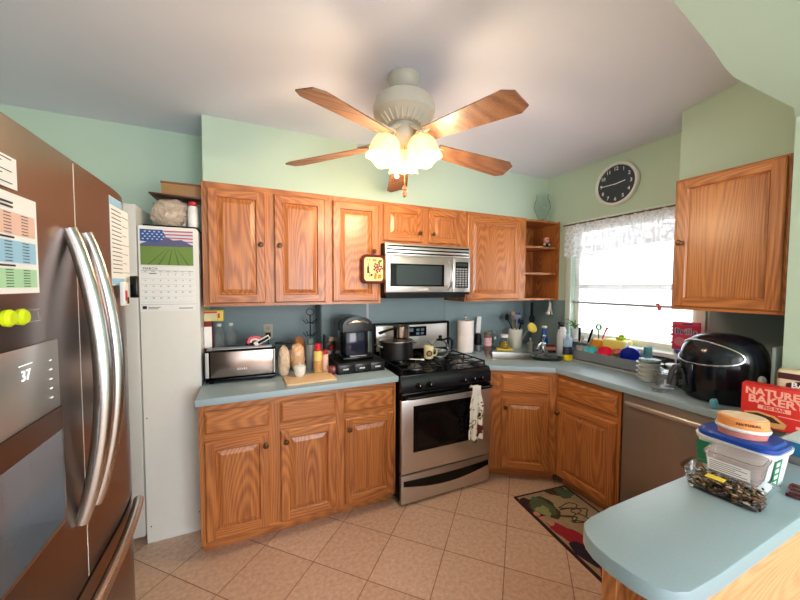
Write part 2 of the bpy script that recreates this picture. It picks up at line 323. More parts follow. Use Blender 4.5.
# right-hand bases
dang=math.atan2(-.293,.433)
cabinet('base_cabinet','angled oak sink cabinet in the corner beside the range',(1.672,2.045,0),dang,.523,.875,.165,
  [(.112,.462,.105,.668,.140,.592)],[(.112,.457,.700,.838)],1,z0=.08)
cabinet('base_cabinet','oak base cabinet under the dish rack beside the dishwasher',(2.108,1.752,0),-PI/2,.470,.875,.60,
  [(.016,.448,.095,.655,.030,.577)],[(.014,.448,.700,.832)],1,z0=.08)
pc=E('peninsula_cabinet','oak peninsula base cabinet under the rounded counter end','cabinet',(0,0,0))
P('body',box(.845,2.27,.362,.545,.08,.872),OV,pc); P('toe_kick',box(.88,2.27,.40,.50,.001,.08),OH,pc)
P('back_panel',box(.845,2.27,.350,.3615,.08,.872),LITOAK,pc,'oak back panel with bright light put into its colour')
P('end_panel',door_mb(0,.17,.10,.85,fw=.04),OAK,pc).matrix_local=Matrix.Translation((.8445,.54,0))@Matrix.Rotation(-PI/2,4,'Z')

# countertops
def rounded_slab(mb,pts,z0,z1,hole=None,b=.006):
    def loop(z,ins):
        out=[]; n=len(pts)
        for i in range(n):
            p,q,r=Vector(pts[i-1]),Vector(pts[i]),Vector(pts[(i+1)%n]); d1=(q-p).normalized(); d2=(r-q).normalized()
            nn=Vector((-d1.y-d2.y,d1.x+d2.x)); nn=nn.normalized() if nn.length>1e-6 else Vector((0,0)); k=1/max(.5,math.sqrt((1+d1.dot(d2))/2)); out.append((q.x+nn.x*ins*k,q.y+nn.y*ins*k,z))
        return out
    L=[loop(z0,0),loop(z1-b,0),loop(z1-b*.3,b*.3),loop(z1,b)]; n=len(pts); bm=mb.bm; V=[[bm.verts.new(p) for p in l] for l in L]
    for a,c in zip(V,V[1:]):
        for i in range(n): bm.faces.new([a[i],a[(i+1)%n],c[(i+1)%n],c[i]])
    H=[]
    if hole: H=[[bm.verts.new((x,y,z)) for x,y in hole] for z in (z1,z0)]; 
    for l,h in ((V[-1],H[0] if H else None),(V[0],H[1] if H else None)):
        es=[bm.edges.get((l[i],l[(i+1)%n])) for i in range(n)]
        if h: k=len(h); es+=[bm.edges.new((h[i],h[(i+1)%k])) for i in range(k)]
        bmesh.ops.triangle_fill(bm,use_beauty=True,use_dissolve=False,edges=es)
    if H:
        k=len(hole)
        for i in range(k): bm.faces.new([H[0][i],H[0][(i+1)%k],H[1][(i+1)%k],H[1][i]])
CZ0,CZ1=.876,.914
m=MB(); rounded_slab(m,[(-.283,2.013),(.900,2.013),(.900,YB-.012),(.495,YB-.012),(.495,YR-.008),(-.283,YR-.008)],CZ0,CZ1)
S('countertop','blue-grey laminate countertop left of the range, under the toaster and coffee maker','countertop',m,CTOP)
# sink hole in the local diagonal frame
DX=Vector((math.cos(dang),math.sin(dang))); DN=Vector((-DX.y,DX.x)); SCN=Vector((2.115,2.155))
def dl(a,b): p=SCN+DX*a+DN*b; return (p.x,p.y)
def rrect(hw,hh,r,n=4):
    out=[]
    for cx,cy,a0 in ((hw-r,hh-r,0),(-hw+r,hh-r,90),(-hw+r,-hh+r,180),(hw-r,-hh+r,270)):
        for k in range(n+1): a=R(a0+90*k/n); out.append((cx+r*math.cos(a),cy+r*math.sin(a)))
    return out
hole=[dl(a,b) for a,b in rrect(.26,.155,.05)]
out=[(1.668,2.013),(2.073,1.745),(2.078,.62)]
out+=[(2.06,.575),(2.02,.565),(1.07,.572),(.90,.572),(.816,.567),(.784,.561),(.763,.547),(.747,.528),(.735,.500),(.730,.457),(.734,.413),(.745,.375),(.765,.350),(.797,.337),(.90,.333),(2.10,.338),(2.27,.338),(2.27,.660),(XW-.008,.661),(XW-.008,YB-.012),(1.668,YB-.012)]
out=out[::-1]
def area2(p): return sum(p[i-1][0]*p[i][1]-p[i][0]*p[i-1][1] for i in range(len(p)))
if area2(out)<0: out=out[::-1]
m=MB(); rounded_slab(m,out,CZ0,CZ1,hole,.006)
S('countertop','blue-grey laminate countertop running from the sink corner to the rounded peninsula','countertop',m,CTOP)

# sink
sk=E('kitchen_sink','stainless steel corner sink set into the blue-grey counter','sink',(SCN.x,SCN.y,CZ1),dang)
def ringmesh(mb,l1,z1,l2,z2,m=0):
    n=len(l1); mb._add([(x,y,z1) for x,y in l1]+[(x,y,z2) for x,y in l2],[(i,(i+1)%n,n+(i+1)%n,n+i) for i in range(n)],m)
m=MB(); ringmesh(m,rrect(.285,.18,.06),.0005,rrect(.283,.178,.06),.005); ringmesh(m,rrect(.283,.178,.06),.005,rrect(.25,.145,.05),.004); P('rim',m,STEEL,sk)
m=MB(); ringmesh(m,rrect(.25,.145,.05),.004,rrect(.235,.13,.05),-.16); q=rrect(.235,.13,.05); m._add([(x,y,-.16) for x,y in q],[tuple(range(len(q)))]); P('basin',m,STEEL,sk)
m=MB(); m.cyl(.035,-.159,-.155); P('drain',m,CHROME,sk)
fa=E('faucet','chrome single-lever faucet behind the corner sink','faucet',(2.33,2.10,CZ1),0)
m=MB(); m.cyl(.030,.0005,.02,bev=.004); m.cyl(.022,.02,.09,bev=.004); P('base',m,CHROME,fa)
m=MB(); m.tube([(0,0,.05),(-.03,-.02,.10),(-.09,-.05,.13),(-.15,-.08,.115),(-.17,-.09,.08)],[.017,.016,.014,.013,.014],10); P('spout',m,CHROME,fa)
m=MB(); m.ell((0,0,.105),.026,.026,.022); m.tube([(0,0,.115),(-.02,-.02,.15),(-.03,-.04,.185)],[.012,.011,.014],8); P('lever',m,CHROME,fa)

# dishwasher
dw=E('dishwasher','stainless steel dishwasher beside the peninsula','dishwasher',(2.100,1.276,0),-PI/2)
P('body',box(.004,.590,.02,.58,.08,.872),BLACKM,dw)
P('door',box(.008,.588,0,.0195,.115,.868,bev=.005),mat('dishwasher_steel',(158,142,132),.36,.75,noise=.04,nscale=40,stretch=(1,1,.05)),dw)
m=MB(); m.box(.03,.566,-.030,-.010,.800,.828,bev=.008,seg=3).box(.05,.075,-.012,0,.804,.822).box(.52,.545,-.012,0,.804,.822); P('handle',m,STEELB,dw)
P('toe_panel',box(.01,.586,.05,.07,.001,.078),BLACKM,dw)

# ================= RANGE =================
rg=E('gas_range','stainless steel and black gas range between the oak base cabinets','stove',(.908,1.985,0))
W=.756
P('body',MB().box(0,W,.035,.655,.03,.885).box(.03,.07,.06,.10,.001,.03).box(W-.07,W-.03,.06,.10,.001,.03).box(.03,.07,.58,.62,.001,.03).box(W-.07,W-.03,.58,.62,.001,.03),BLACKM,rg)
dr=P('drawer',box(.004,W-.004,0,.034,.022,.222,bev=.004),STEELB,rg)
m=MB(); n=16; bot=[];top=[]
for k in range(n+1):
    u=k/n; x=.02+(W-.04)*u; bot.append((x,.152-.045*math.sin(PI*u))); top.append((x,.185-.012*math.sin(PI*u)))
pp=bot+top[::-1]; m.T=Matrix.Rotation(PI/2,4,'X'); m.prism([(x,z) for x,z in pp],.0005,.010); P('handle',m,BLACK,dr,'curved black pull')
dn=P('oven_door',MB().box(.004,W-.004,0,.034,.232,.745,bev=.004),STEELB,rg)
P('window',MB().box(.092,.664,-.004,-.0002,.375,.700,bev=.001,m=0).box(.125,.632,-.0055,-.0041,.405,.672,m=1),[BLACK,DKGLASS],dn)
P('door_cap',box(.004,W-.004,-.002,.034,.746,.792,bev=.004),BLACK,dn)
m=MB(); m.tube([(.03,-.005,.772),(.035,-.045,.774),(.06,-.052,.775),(W-.06,-.052,.775),(W-.035,-.045,.774),(W-.03,-.005,.772)],.012,10); P('handle',m,BLACK,dn,'black towel-bar handle')
cp=MB(); cp.T=Matrix.Rotation(PI/2,4,'Z')@Matrix.Rotation(PI/2,4,'X'); cp.prism([(0,.798),(.034,.798),(.034,.905),(.022,.905),(.002,.870)],0,W); cp.T=Matrix.Identity(4)
cpo=P('control_panel',cp,mat('range_panel_black',(18,18,26),.25),rg)
for k in (.13,.215,.50,.585,.655):
    m=MB(); m.T=Matrix.Translation((k,.0,.836))@Matrix.Rotation(PI/2,4,'X'); m.lathe([(0,.0),(.023,.0),(.022,.008),(.017,.012),(.016,.028),(0,.030)],20); m.box(-.0015,.0015,.004,.015,.0302,.0312,m=1); P('knob',m,[BLACK,WHITE],cpo)
P('cooktop',MB().box(0,W,.024,.600,.886,.912,bev=.008),BLACK,rg)
for cx,cy in ((.19,.17),(.19,.45),(.56,.17),(.56,.45)):
    m=MB(); m.lathe([(0,.913),(.055,.913),(.055,.920),(.038,.924),(.038,.932),(.03,.936),(0,.936)],20,(cx,cy,0)); P('burner',m,[mat('burner_aluminium',(150,146,140),.4,.8)],rg)
for cx in (.19,.56):
    m=MB(); g=.0045
    x0,x1,y0,y1=cx-.165,cx+.165,.045,.580; z=.948
    m.tube([(x0,y0,z),(x1,y0,z),(x1,y1,z),(x0,y1,z)],.006,6,close=True)
    m.tube([(x0,.312,z),(x1,.312,z)],.006,6)
    for cy in (.17,.45):
        for a in range(0,360,60):
            m.tube([(cx+.035*math.cos(R(a)),cy+.035*math.sin(R(a)),z+.002),(cx+.115*math.cos(R(a)),cy+.115*math.sin(R(a)),z)],.005,6)
        m.tube([(x0,cy,z),(cx-.05,cy,z)],.005,6); m.tube([(cx+.05,cy,z),(x1,cy,z)],.005,6)
    for px in (x0,x1):
        for py in (y0,.312,y1): m.cyl(.006,.9125,z,(px,py),seg=8)
    P('grate',m,BLACKM,rg)
m=MB(); m.box(.015,W-.004,.575,.640,.90,1.205,bev=.012,seg=3); bgd=P('backguard',m,[BLACK],rg)
P('backguard_panel',box(.030,W-.040,.566,.5745,.975,1.185,bev=.003),mat('backguard_steel',(214,210,206),.35,.7),rg)
P('display',MB().box(.265,.50,.5625,.5655,1.085,1.170,m=0).box(.30,.37,.5610,.5622,1.125,1.155,m=1).box(.40,.43,.561,.5622,1.130,1.150,m=1).box(.445,.475,.561,.5622,1.130,1.150,m=1).box(.40,.43,.561,.5622,1.098,1.118,m=1).box(.445,.475,.561,.5622,1.098,1.118,m=1),[BLACK,mat('display_blue',(90,110,130),.3)],rg)

# ================= MICROWAVE =================
mw=E('microwave','stainless steel over-the-range microwave under the short cabinet','microwave',(.890,2.235,1.455))
W=.745
P('body',MB().box(0,W,.03,.405,0,.384).box(0,W,.0,.03,.0,.018).box(.02,W-.02,.03,.39,-.025,-.0001),BLACKM,mw)
m=MB(); m.box(.002,W-.002,.0,.0295,.296,.382,bev=.003)
for k in range(3): m.box(.010,W-.010,-.003,-.0002,.308+.026*k,.318+.026*k,m=1)
P('vent_grille',m,[STEELB,BLACK],mw)
d=P('door',MB().box(.002,.575,-.010,.0295,.020,.293,bev=.005).box(.235,.355,-.0115,-.0102,.034,.052,m=1),[STEELB,LGREY],mw)
P('window',MB().box(.035,.495,-.0125,-.0103,.065,.235,m=0).box(.085,.470,-.0138,-.0126,.078,.222,m=1),[BLACK,mat('microwave_glass',(44,52,58),.1)],d)
m=MB(); m.tube([(.535,-.012,.045),(.540,-.035,.07),(.543,-.052,.15),(.540,-.035,.24),(.535,-.012,.268)],.011,10); P('handle',m,STEEL,d)
P('control_panel',box(.578,W-.002,-.010,.0295,.020,.293,bev=.004),STEELB,mw)
m=MB(); m.box(.600,.722,-.0125,-.0103,.055,.262)
for r in range(8):
    for c in range(4): m.box(.608+c*.028,.629+c*.028,-.0135,-.0126,.066+r*.019,.079+r*.019,m=1)
m.box(.610,.712,-.0135,-.0126,.228,.252,m=2)
P('keypad',m,[BLACK,GREY,mat('microwave_display',(40,60,60),.2)],mw)

# ================= REFRIGERATOR =================
fr=E('refrigerator','bronze-toned stainless french-door refrigerator with curved silver handles','refrigerator',(-.356,.552,0),PI/2)
FW=.84
def fy(x): t=abs(x-FW/2)/(FW/2); return .034*t**5
def skin(x0,x1,z0,z1,hole=None,thick=.055):
    mb=MB(); xs=sorted(set([x0+(x1-x0)*k/16 for k in range(17)]+([hole[0],hole[1]] if hole else []))); zs=[z0,z1] if not hole else [z0,hole[2],hole[3],z1]
    def ok(a,b,c,d): return not(hole and a>=hole[0]-1e-6 and b<=hole[1]+1e-6 and c>=hole[2]-1e-6 and d<=hole[3]+1e-6)
    for a,b in zip(xs,xs[1:]):
        for c,d in zip(zs,zs[1:]):
            if ok(a,b,c,d): mb._add([(a,fy(a),c),(b,fy(b),c),(b,fy(b),d),(a,fy(a),d)],[(0,1,2,3)])
        for z,q in ((z0,1),(z1,0)): mb._add([(a,fy(a),z),(b,fy(b),z),(b,thick,z),(a,thick,z)],[(0,1,2,3) if q else (3,2,1,0)])
    mb._add([(x0,fy(x0),z0),(x0,fy(x0),z1),(x0,thick,z1),(x0,thick,z0)],[(0,1,2,3)]); mb._add([(x1,fy(x1),z0),(x1,fy(x1),z1),(x1,thick,z1),(x1,thick,z0)],[(3,2,1,0)])
    mb._add([(x0,thick,z0),(x1,thick,z0),(x1,thick,z1),(x0,thick,z1)],[(3,2,1,0)])
    bmesh.ops.remove_doubles(mb.bm,verts=mb.bm.verts,dist=1e-5); return mb
P('body',MB().box(.004,FW-.004,.062,.72,.03,1.785).box(.06,.10,.10,.14,.001,.03).box(FW-.10,FW-.06,.10,.14,.001,.03).box(.06,.10,.6,.64,.001,.03).box(FW-.10,FW-.06,.6,.64,.001,.03),mat('fridge_side_grey',(92,88,86),.4,.3),fr)
CX=FW/2
HX0,HX1,HZ0,HZ1=.03,.315,1.055,1.285
ld=P('door',skin(.002,CX-.002,.845,1.80,(HX0,HX1,HZ0,HZ1)),STEELV,fr)
rd=P('door',skin(CX+.003,FW-.002,.845,1.80),STEELV,fr)
dd=P('freezer_drawer',skin(.002,FW-.002,.09,.835),STEELV,fr)
P('door_gasket',box(CX-.0019,CX+.0029,.0005,.05,.845,1.795),WHITE,fr,'pale strip between the doors')
dp=P('dispenser_panel',MB().box(HX0-.004,HX1+.004,-.004,-.0003,HZ1,1.42,bev=.0015),mat('dispenser_silver',(176,174,174),.3,.7),ld,'silver dispenser control panel')
m=MB(); m.box(HX0,HX1,.044,.050,HZ0,HZ1).box(HX0-.006,HX0,-.006,.05,HZ0-.008,HZ1).box(HX1,HX1+.006,-.006,.05,HZ0-.008,HZ1).box(HX0,HX1,-.006,.05,HZ0-.008,HZ0).box(HX0,HX1,-.008,.045,HZ1-.045,HZ1-.0005,m=1)
P('dispenser_niche',m,[mat('niche_steel',(150,150,154),.25,.95),mat('niche_brown_trim',(84,56,44),.3,.5)],ld,'recessed silver dispenser niche with brown lip')
m=MB(); m.text('37',.026,FR(.213,-.0045,1.372)); m.box(.195,.232,-.0048,-.0042,1.390,1.3915)
for k in range(5): m.box(.285,.292,-.0048,-.0042,1.31+.018*k,1.312+.018*k)
P('display_digits',m,mat('display_white',(240,240,240),.4,emit=(255,255,255),es=.6),ld)
def fh(parent,x,z0,z1,bow=.075):
    m=MB(); pts=[];rs=[]
    for k in range(25):
        u=k/24; z=z0+(z1-z0)*u; pts.append((x,-.004-bow*math.sin(PI*u)**.8,z)); rs.append(.0125+.004*math.sin(PI*u))
    m.tube(pts,rs,12,flat=1.1); P('handle',m,mat('satin_handle_steel',(200,198,200),.25,1),parent)
fh(ld,CX-.038,1.00,1.645,.048); fh(rd,CX+.036,1.00,1.645,.048)
m=MB(); pts=[(.07+(FW-.14)*k/24,-.004-.026*math.sin(PI*k/24)**.8,.815) for k in range(25)]; m.tube(pts,.0145,12); P('handle',m,MC['satin_handle_steel'],dd)

# papers and magnets on the fridge (world frame just off the door face)
def sheet(name,label,cat,y0,y1,z0,z1,xoff,deco,tilt=0,mats=None):
    o=E(name,label,cat,(-.356+xoff,(y0+y1)/2,(z0+z1)/2),PI/2); w,h=(y1-y0)/2,(z1-z0)/2; m=box(-w,w,0,.001,-h,h); P('sheet',m,PAPER,o); o.rotation_euler=(0,tilt,PI/2)
    m=MB(); deco(m,w,h); P('print',m,mats,o); return o
PINKP=mat('pink_table_print',(228,190,176),.7); BLUP=mat('blue_table_print',(150,196,226),.7); GRNP=mat('green_table_print',(168,214,176),.7)
def deco_table(m,w,h):
    bands=[(.62,.18,0),(.06,-.38,1),(-.50,-.88,2)]
    for a,b,k in bands:
        m.box(-w*.92,w*.92,-.0012,-.0002,h*b,h*a,m=k)
        for q in range(7):
            z=h*(a-(a-b)*(q+.5)/7); m.box(-w*.86,-w*.1,-.0016,-.0013,z-.0006,z+.0006,m=3)
            for xx in (.18,.58): m.box(w*xx,w*(xx+.16),-.0016,-.0013,z-.0006,z+.0006,m=3)
    for z in (.80,.72,.12,-.44): m.box(-w*.5,w*.4,-.0014,-.0003,h*z-.0015,h*z+.0015,m=3)
sheet('price_chart','white chart with pink, blue and green table bands on the refrigerator door','paper',.60,.822,1.512,1.676,.0015,deco_table,mats=[PINKP,BLUP,GRNP,INK])
def deco_lines(m,w,h):
    for k in range(7): z=h*(.8-.25*k); m.box(-w*.8,w*(.8-.3*(k%3)),-.0014,-.0003,z-.0005,z+.0005)
sheet('note_paper','small white printed note high on the refrigerator door','paper',.62,.772,1.683,1.734,.0015,deco_lines,mats=[INK])
def deco_blue(m,w,h):
    m.box(-w,w,-.0012,-.0002,h*.82,h*.98,m=1); m.box(-w,w,-.0012,-.0002,-h*.98,-h*.84,m=1)
    for k in range(16): z=h*(.72-.095*k); m.box(-w*.8,w*.8,-.0014,-.0003,z-.0009,z+.0009,m=0)
pp=sheet('school_menu','white printed sheet with blue borders on the far refrigerator door','paper',1.175,1.265,1.525,1.775,.0,deco_blue,mats=[INK,BLUP])
pp=sheet('school_menu','white lined sheet overhanging the far edge of the refrigerator door','paper',1.268,1.335,1.53,1.755,-.003,deco_lines,mats=[INK])
def magnet(label,y,z,mm,shape='disc'):
    m=MB(); m.T=Matrix.Rotation(PI/2,4,'X'); m.lathe([(0,0),(.013,0),(.014,.006),(.010,.011),(0,.012)],20); m.T=Matrix.Identity(4)
    S('magnet',label,'magnet',m,mm,(-.353,y,z),PI/2)
NEON=mat('neon_yellow_plastic',(206,226,20),.35)
magnet('neon yellow round magnet on the refrigerator door, right of its twin',.755,1.473,NEON)
magnet('neon yellow round magnet on the refrigerator door, cut by the photo edge',.722,1.474,NEON)
m=MB(); m.tube([(-.022,-.006,.0),(-.016,-.008,.010),(.016,-.008,.010),(.022,-.006,0),(.016,-.008,-.010),(-.016,-.008,-.010)],.0022,6,close=True)
S('magnet_clip','clear looped clip beside the neon magnets','clip',m,CLEARP,(-.3535,.780,1.473),PI/2)
m=MB(); m.box(-.018,.018,-.012,0,-.035,.035,bev=.003).box(-.014,.0,-.0135,-.0122,-.02,.01,m=1).box(.0,.014,-.0135,-.0122,-.03,-.01,m=2)
S('photo_magnet','black, white and red clip magnet under the sheets on the refrigerator','magnet',m,[WHITE,RED,BLACK],(-.350,1.225,1.500),PI/2)
m=MB(); m.box(-.012,.012,-.02,0,-.035,.035,bev=.003); S('magnet_clip','black clip magnet at the lower corner of the overhanging sheet','clip',m,BLACK,(-.352,1.315,1.520),PI/2)

# ================= WHITE FREEZER =================
wf=E('upright_freezer','white upright freezer seen from its side, behind the refrigerator','freezer',(-.58,2.315,0))
m=MB(); m.T=Matrix.Translation((0,.34,0))@Matrix.Rotation(PI/2,4,'X')
m.prism([(0,.001),(.285,.001),(.293,.01)]+[(.293-.02+.02*math.cos(a),1.842+.02*math.sin(a)) for a in [R(15*k) for k in range(7)]]+[(0,1.862)],0,.34); P('body',m,WHITE,wf)
for x,z in ((.02,.10),(.265,.12),(.015,.75),(.255,.78)):
    m=MB(); m.T=Matrix.Translation((x,0,z))@Matrix.Rotation(PI/2,4,'X'); m.lathe([(0,.0003),(.004,.0003),(.003,.002),(0,.0025)],10); P('screw',m,INK,wf)
P('door',box(-.095,-.006,-.004,.34,.05,1.978,bev=.008),mat('freezer_door_grey_white',(206,206,202),.4),wf)
# calendar
cl=E('wall_calendar','wall calendar with a flag and mountain picture hung on the white freezer','calendar',(-.443,2.3135,0))
m=MB(); m.box(-.137,.137,-.003,-.0005,1.632,1.850); P('picture_page',m,WHITE,cl)
m=MB()
def q(x0,x1,z0,z1,k,y=-.0040): m._add([(x0,y,z0),(x1,y,z0),(x1,y,z1),(x0,y,z1)],[(0,1,2,3)],k)
def pg(pts,k,y): m._add([(x,y,z) for x,z in pts],[tuple(range(len(pts)))],k)
q(-.128,.128,1.640,1.842,0,-.0034)
for k in range(5): pg([(-.02,1.838-.018*k),(.128,1.842-.020*k),(.128,1.834-.020*k),(-.02,1.830-.018*k)],1,-.0036)
pg([(-.128,1.842),(-.02,1.842),(-.005,1.80),(-.03,1.765),(-.128,1.775)],2,-.0037)
for r in range(4):
    for c in range(5): q(-.118+c*.022+(r%2)*.01,-.110+c*.022+(r%2)*.01,1.785+r*.014,1.791+r*.014,0,-.0038)
pg([(-.128,1.758),(-.09,1.775),(-.05,1.768),(0,1.80),(.03,1.785),(.07,1.79),(.128,1.758),(.128,1.735),(-.128,1.735)],3,-.0039)
pg([(-.128,1.745),(.128,1.75),(.128,1.640),(-.128,1.640)],4,-.0041)
for k in range(5): pg([(-.1+.05*k,1.640),(-.09+.05*k,1.640),(-.0+.012*k,1.735),(-.002+.012*k,1.735)],5,-.0042)
P('picture',m,[mat('pic_sky',(206,216,232),.6),mat('pic_red',(196,90,90),.6),mat('pic_navy',(52,84,150),.6),mat('pic_mountain',(92,90,128),.6),mat('pic_field',(112,140,66),.6),mat('pic_furrow',(84,112,48),.6)],cl)
m=MB(); m.box(-.137,.137,-.0022,-.0004,1.372,1.630); P('date_page',m,PAPER,cl)
m=MB(); m.text('MARCH',.020,FR(-.085,-.0026,1.618)); 
for i,s_ in enumerate(('SUN','MON','TUE','WED','THU','FRI','SAT')): m.text(s_,.007,FR(-.108+.036*i,-.0026,1.602))
m.box(-.128,.128,-.0026,-.0023,1.606,1.6075)
for d in range(1,32):
    k=d+1; m.text(str(d),.0115,FR(-.108+.036*(k%7),-.0026,1.585-.034*(k//7)))
for k in range(6): m.box(-.128,.128,-.0025,-.0023,1.595-.034*k,1.5955-.034*k)
m.box(-.09,-.055,-.0027,-.0024,1.588,1.592)
m.box(-.125,-.105,-.0027,-.0024,1.386,1.404); m.box(-.098,-.04,-.0027,-.0024,1.394,1.397); m.box(-.098,-.05,-.0027,-.0024,1.386,1.389); m.box(.05,.12,-.0027,-.0024,1.386,1.390)
m.box(-.137,.137,-.0026,-.0023,1.4115,1.4125)
P('print',m,INK,cl)
# top of the freezer
TZ=1.8625
m=MB(); m.box(-.14,.13,-.10,.12,0,.012,bev=.004); S('baking_tray','black tray lying on top of the white freezer','tray',m,BLACKM,(-.425,2.44,TZ))
def crumple(rx,ry,rz,seed,amp=.18,sub=5,flatz=True):
    r_=random.Random(seed); mb=MB(); bmesh.ops.create_icosphere(mb.bm,subdivisions=sub,radius=1)
    from mathutils import noise
    for v in mb.bm.verts:
        p=v.co.copy(); n=noise.noise(p*2.2+Vector((seed,0,0)))*amp*1.3+abs(noise.noise(p*5+Vector((0,seed,0))))*amp-abs(noise.noise(p*9+Vector((0,0,seed))))*amp*.8
        q=p*(1+n-.05); e=.75
        q=Vector((math.copysign(abs(q.x)**e,q.x)*rx,math.copysign(abs(q.y)**e,q.y)*ry,math.copysign(abs(q.z)**e,q.z)*rz))
        q.z=max(q.z,-rz*.92)+rz*.92 if flatz else q.z
        v.co=q
    return mb
S('plastic_bag','crumpled translucent bag of beige wrapped goods on top of the freezer','bag',crumple(.105,.075,.088,3),mat('beige_bag_film',(190,170,152),.3,noise=.45,nscale=26,bump=.6,bscale=40,coat=.5),(-.435,2.43,TZ+.0125))
bt=E('pill_bottle','small white bottle with a red cap on top of the freezer','bottle',(-.318,2.36,TZ+.0125))
P('body',MB().lathe([(0,0),(.026,0),(.027,.004),(.027,.115),(.020,.127),(0,.129)]),WHITE,bt); P('label',MB().lathe([(.0275,.02),(.0275,.08)]),PAPER,bt); P('cap',MB().cyl(.022,.1295,.153,bev=.003),RED,bt)
m=MB(); m.box(-.135,.135,-.09,.09,0,.010,bev=.002); S('wooden_board','dark wooden board tilted on the beige bag','board',m,mat('dark_walnut',(76,42,32),.4),(-.40,2.44,TZ+.187),0,eul=(0,R(2),0))
wb=E('wooden_box','light brown wooden box resting on the dark board','box',(-.375,2.50,TZ+.203),0)
LB=mat('light_brown_wood',(176,130,82),.5,noise=.1,nscale=12,stretch=(.2,1,1))
P('body',MB().box(-.115,.10,-.06,.05,0,.080,bev=.002),LB,wb); P('lid',box(-.120,.105,-.065,.055,.0805,.091,bev=.003),mat('brown_wood_lid',(140,96,58),.45),wb)

# ================= CEILING FAN =================
FX,FY=.750,1.620; FZ=zc(FX,FY)
fan=E('ceiling_fan','white five-blade ceiling fan with wooden blades and lit glass shades','ceiling fan',(FX,FY,0))
WM=mat('fan_antique_white',(196,192,180),.4,noise=.08,nscale=30)
P('canopy',MB().lathe([(0,FZ-.001),(.082,FZ-.001),(.085,FZ-.015),(.080,FZ-.030),(.064,FZ-.060),(.044,FZ-.072),(.036,FZ-.10),(0,FZ-.10)],32),WM,fan)
P('motor_housing',MB().lathe([(0,2.530),(.06,2.530),(.115,2.520),(.152,2.495),(.164,2.46),(.160,2.425),(.135,2.410),(.095,2.375),(.0,2.375)],36),WM,fan)
m=MB()
for k in range(24):
    a=2*PI*k/24; m.tube([(.130*math.cos(a),.130*math.sin(a),2.409),(.092*math.cos(a),.092*math.sin(a),2.370)],.006,6)
P('vent_ring',m,WM,fan)
P('switch_housing',MB().lathe([(0,2.375),(.062,2.375),(.070,2.35),(.070,2.32),(.060,2.300),(.045,2.275),(.03,2.262),(0,2.258)],28),WM,fan)
ZB=2.298
for k in range(5):
    a=R(70.5+72*k); M=Matrix.Rotation(a,4,'Z')
    m=MB(); m.T=M@Matrix.Translation((0,0,ZB))
    m.tube([(.06,0,.055),(.12,0,.02),(.16,0,-.012),(.20,0,-.018)],[.012,.011,.010,.010],8,flat=2.2)
    m.tube([(.15+.035*math.cos(t),.035*math.sin(t),-.012) for t in [2*PI*j/14 for j in range(14)]],.006,6,close=True)
    m.prism([(.17,-.038),(.25,-.030),(.262,0),(.25,.030),(.17,.038),(.185,0)],-.026,-.018); P('blade_bracket',m,WM,fan)
    m=MB(); m.T=M@Matrix.Translation((0,0,ZB-.012))@Matrix.Rotation(R(-13),4,'X')@Matrix.Rotation(R(5.2),4,'Y')
    pts=[(.19,-.050),(.60,-.073),(.655,-.055),(.690,-.0),(.675,.045),(.62,.073),(.19,.050)]
    pts=[(.19,-.052),(.640,-.074),(.682,-.048),(.687,.048),(.645,.074),(.19,.052)]
    m.prism(pts,0,.006); P('blade',m,BLADE,fan)
SHADE=bpy.data.materials.new('frosted_lit_glass'); SHADE.use_nodes=True
b=SHADE.node_tree.nodes['Principled BSDF']; b.inputs['Base Color'].default_value=(.8,.66,.42,1); b.inputs['Roughness'].default_value=.35; b.inputs['Emission Color'].default_value=(1,.62,.27,1); b.inputs['Emission Strength'].default_value=.85; b.inputs['Transmission Weight'].default_value=.3
BULB=mat('lit_bulb',(255,240,210),.3,emit=(255,220,160),es=14)
for a in (185.7,305.7,65.7):
    a=R(a); M=Matrix.Rotation(a,4,'Z')
    m=MB(); m.T=M; m.tube([(.04,0,2.315),(.070,0,2.322),(.088,0,2.305)],.012,8); m.T=M@Matrix.Translation((.085,0,2.300))@Matrix.Rotation(R(180-20),4,'Y'); m.lathe([(0,-.012),(.024,-.012),(.03,.0),(.028,.018),(0,.018)],18); P('lamp_arm',m,WM,fan)
    m=MB(); m.T=M@Matrix.Translation((.085,0,2.300))@Matrix.Rotation(R(180-20),4,'Y')
    pr=[(.028,.004),(.048,.012),(.068,.034),(.077,.066),(.079,.096),(.078,.120),(.083,.135)]
    seg=40; vs=[]
    for i,(r,z) in enumerate(pr):
        for j in range(seg): t=2*PI*j/seg; f=1+(.05*math.cos(5*t) if i==6 else .02*math.cos(5*t) if i>3 else 0); vs.append((r*f*math.cos(t),r*f*math.sin(t),z+(.006*math.cos(5*t) if i==6 else 0)))
    m._add(vs,[(i*seg+j,i*seg+(j+1)%seg,(i+1)*seg+(j+1)%seg,(i+1)*seg+j) for i in range(6) for j in range(seg)])
    o=P('lamp_shade',m,SHADE,fan); sd=o.modifiers.new('s','SOLIDIFY'); sd.thickness=.003; sd.offset=-1
    m=MB(); m.T=M@Matrix.Translation((.085,0,2.300))@Matrix.Rotation(R(180-20),4,'Y'); m.lathe([(.012,.018),(.013,.04),(.026,.07),(.028,.085),(.018,.105),(0,.112)],16); P('bulb',m,BULB,fan)
    l=bpy.data.lights.new('bulb_light','POINT'); l.energy=9; l.color=(1,.76,.48); l.shadow_soft_size=.05
    lo_=bpy.data.objects.new('bulb_light',l); C.objects.link(lo_); d=Vector((math.sin(R(20)),0,-math.cos(R(20)))); p=M@(Vector((.085,0,2.300))+d*.24); lo_.location=(FX+p.x,FY+p.y,p.z)
m=MB(); z=2.26
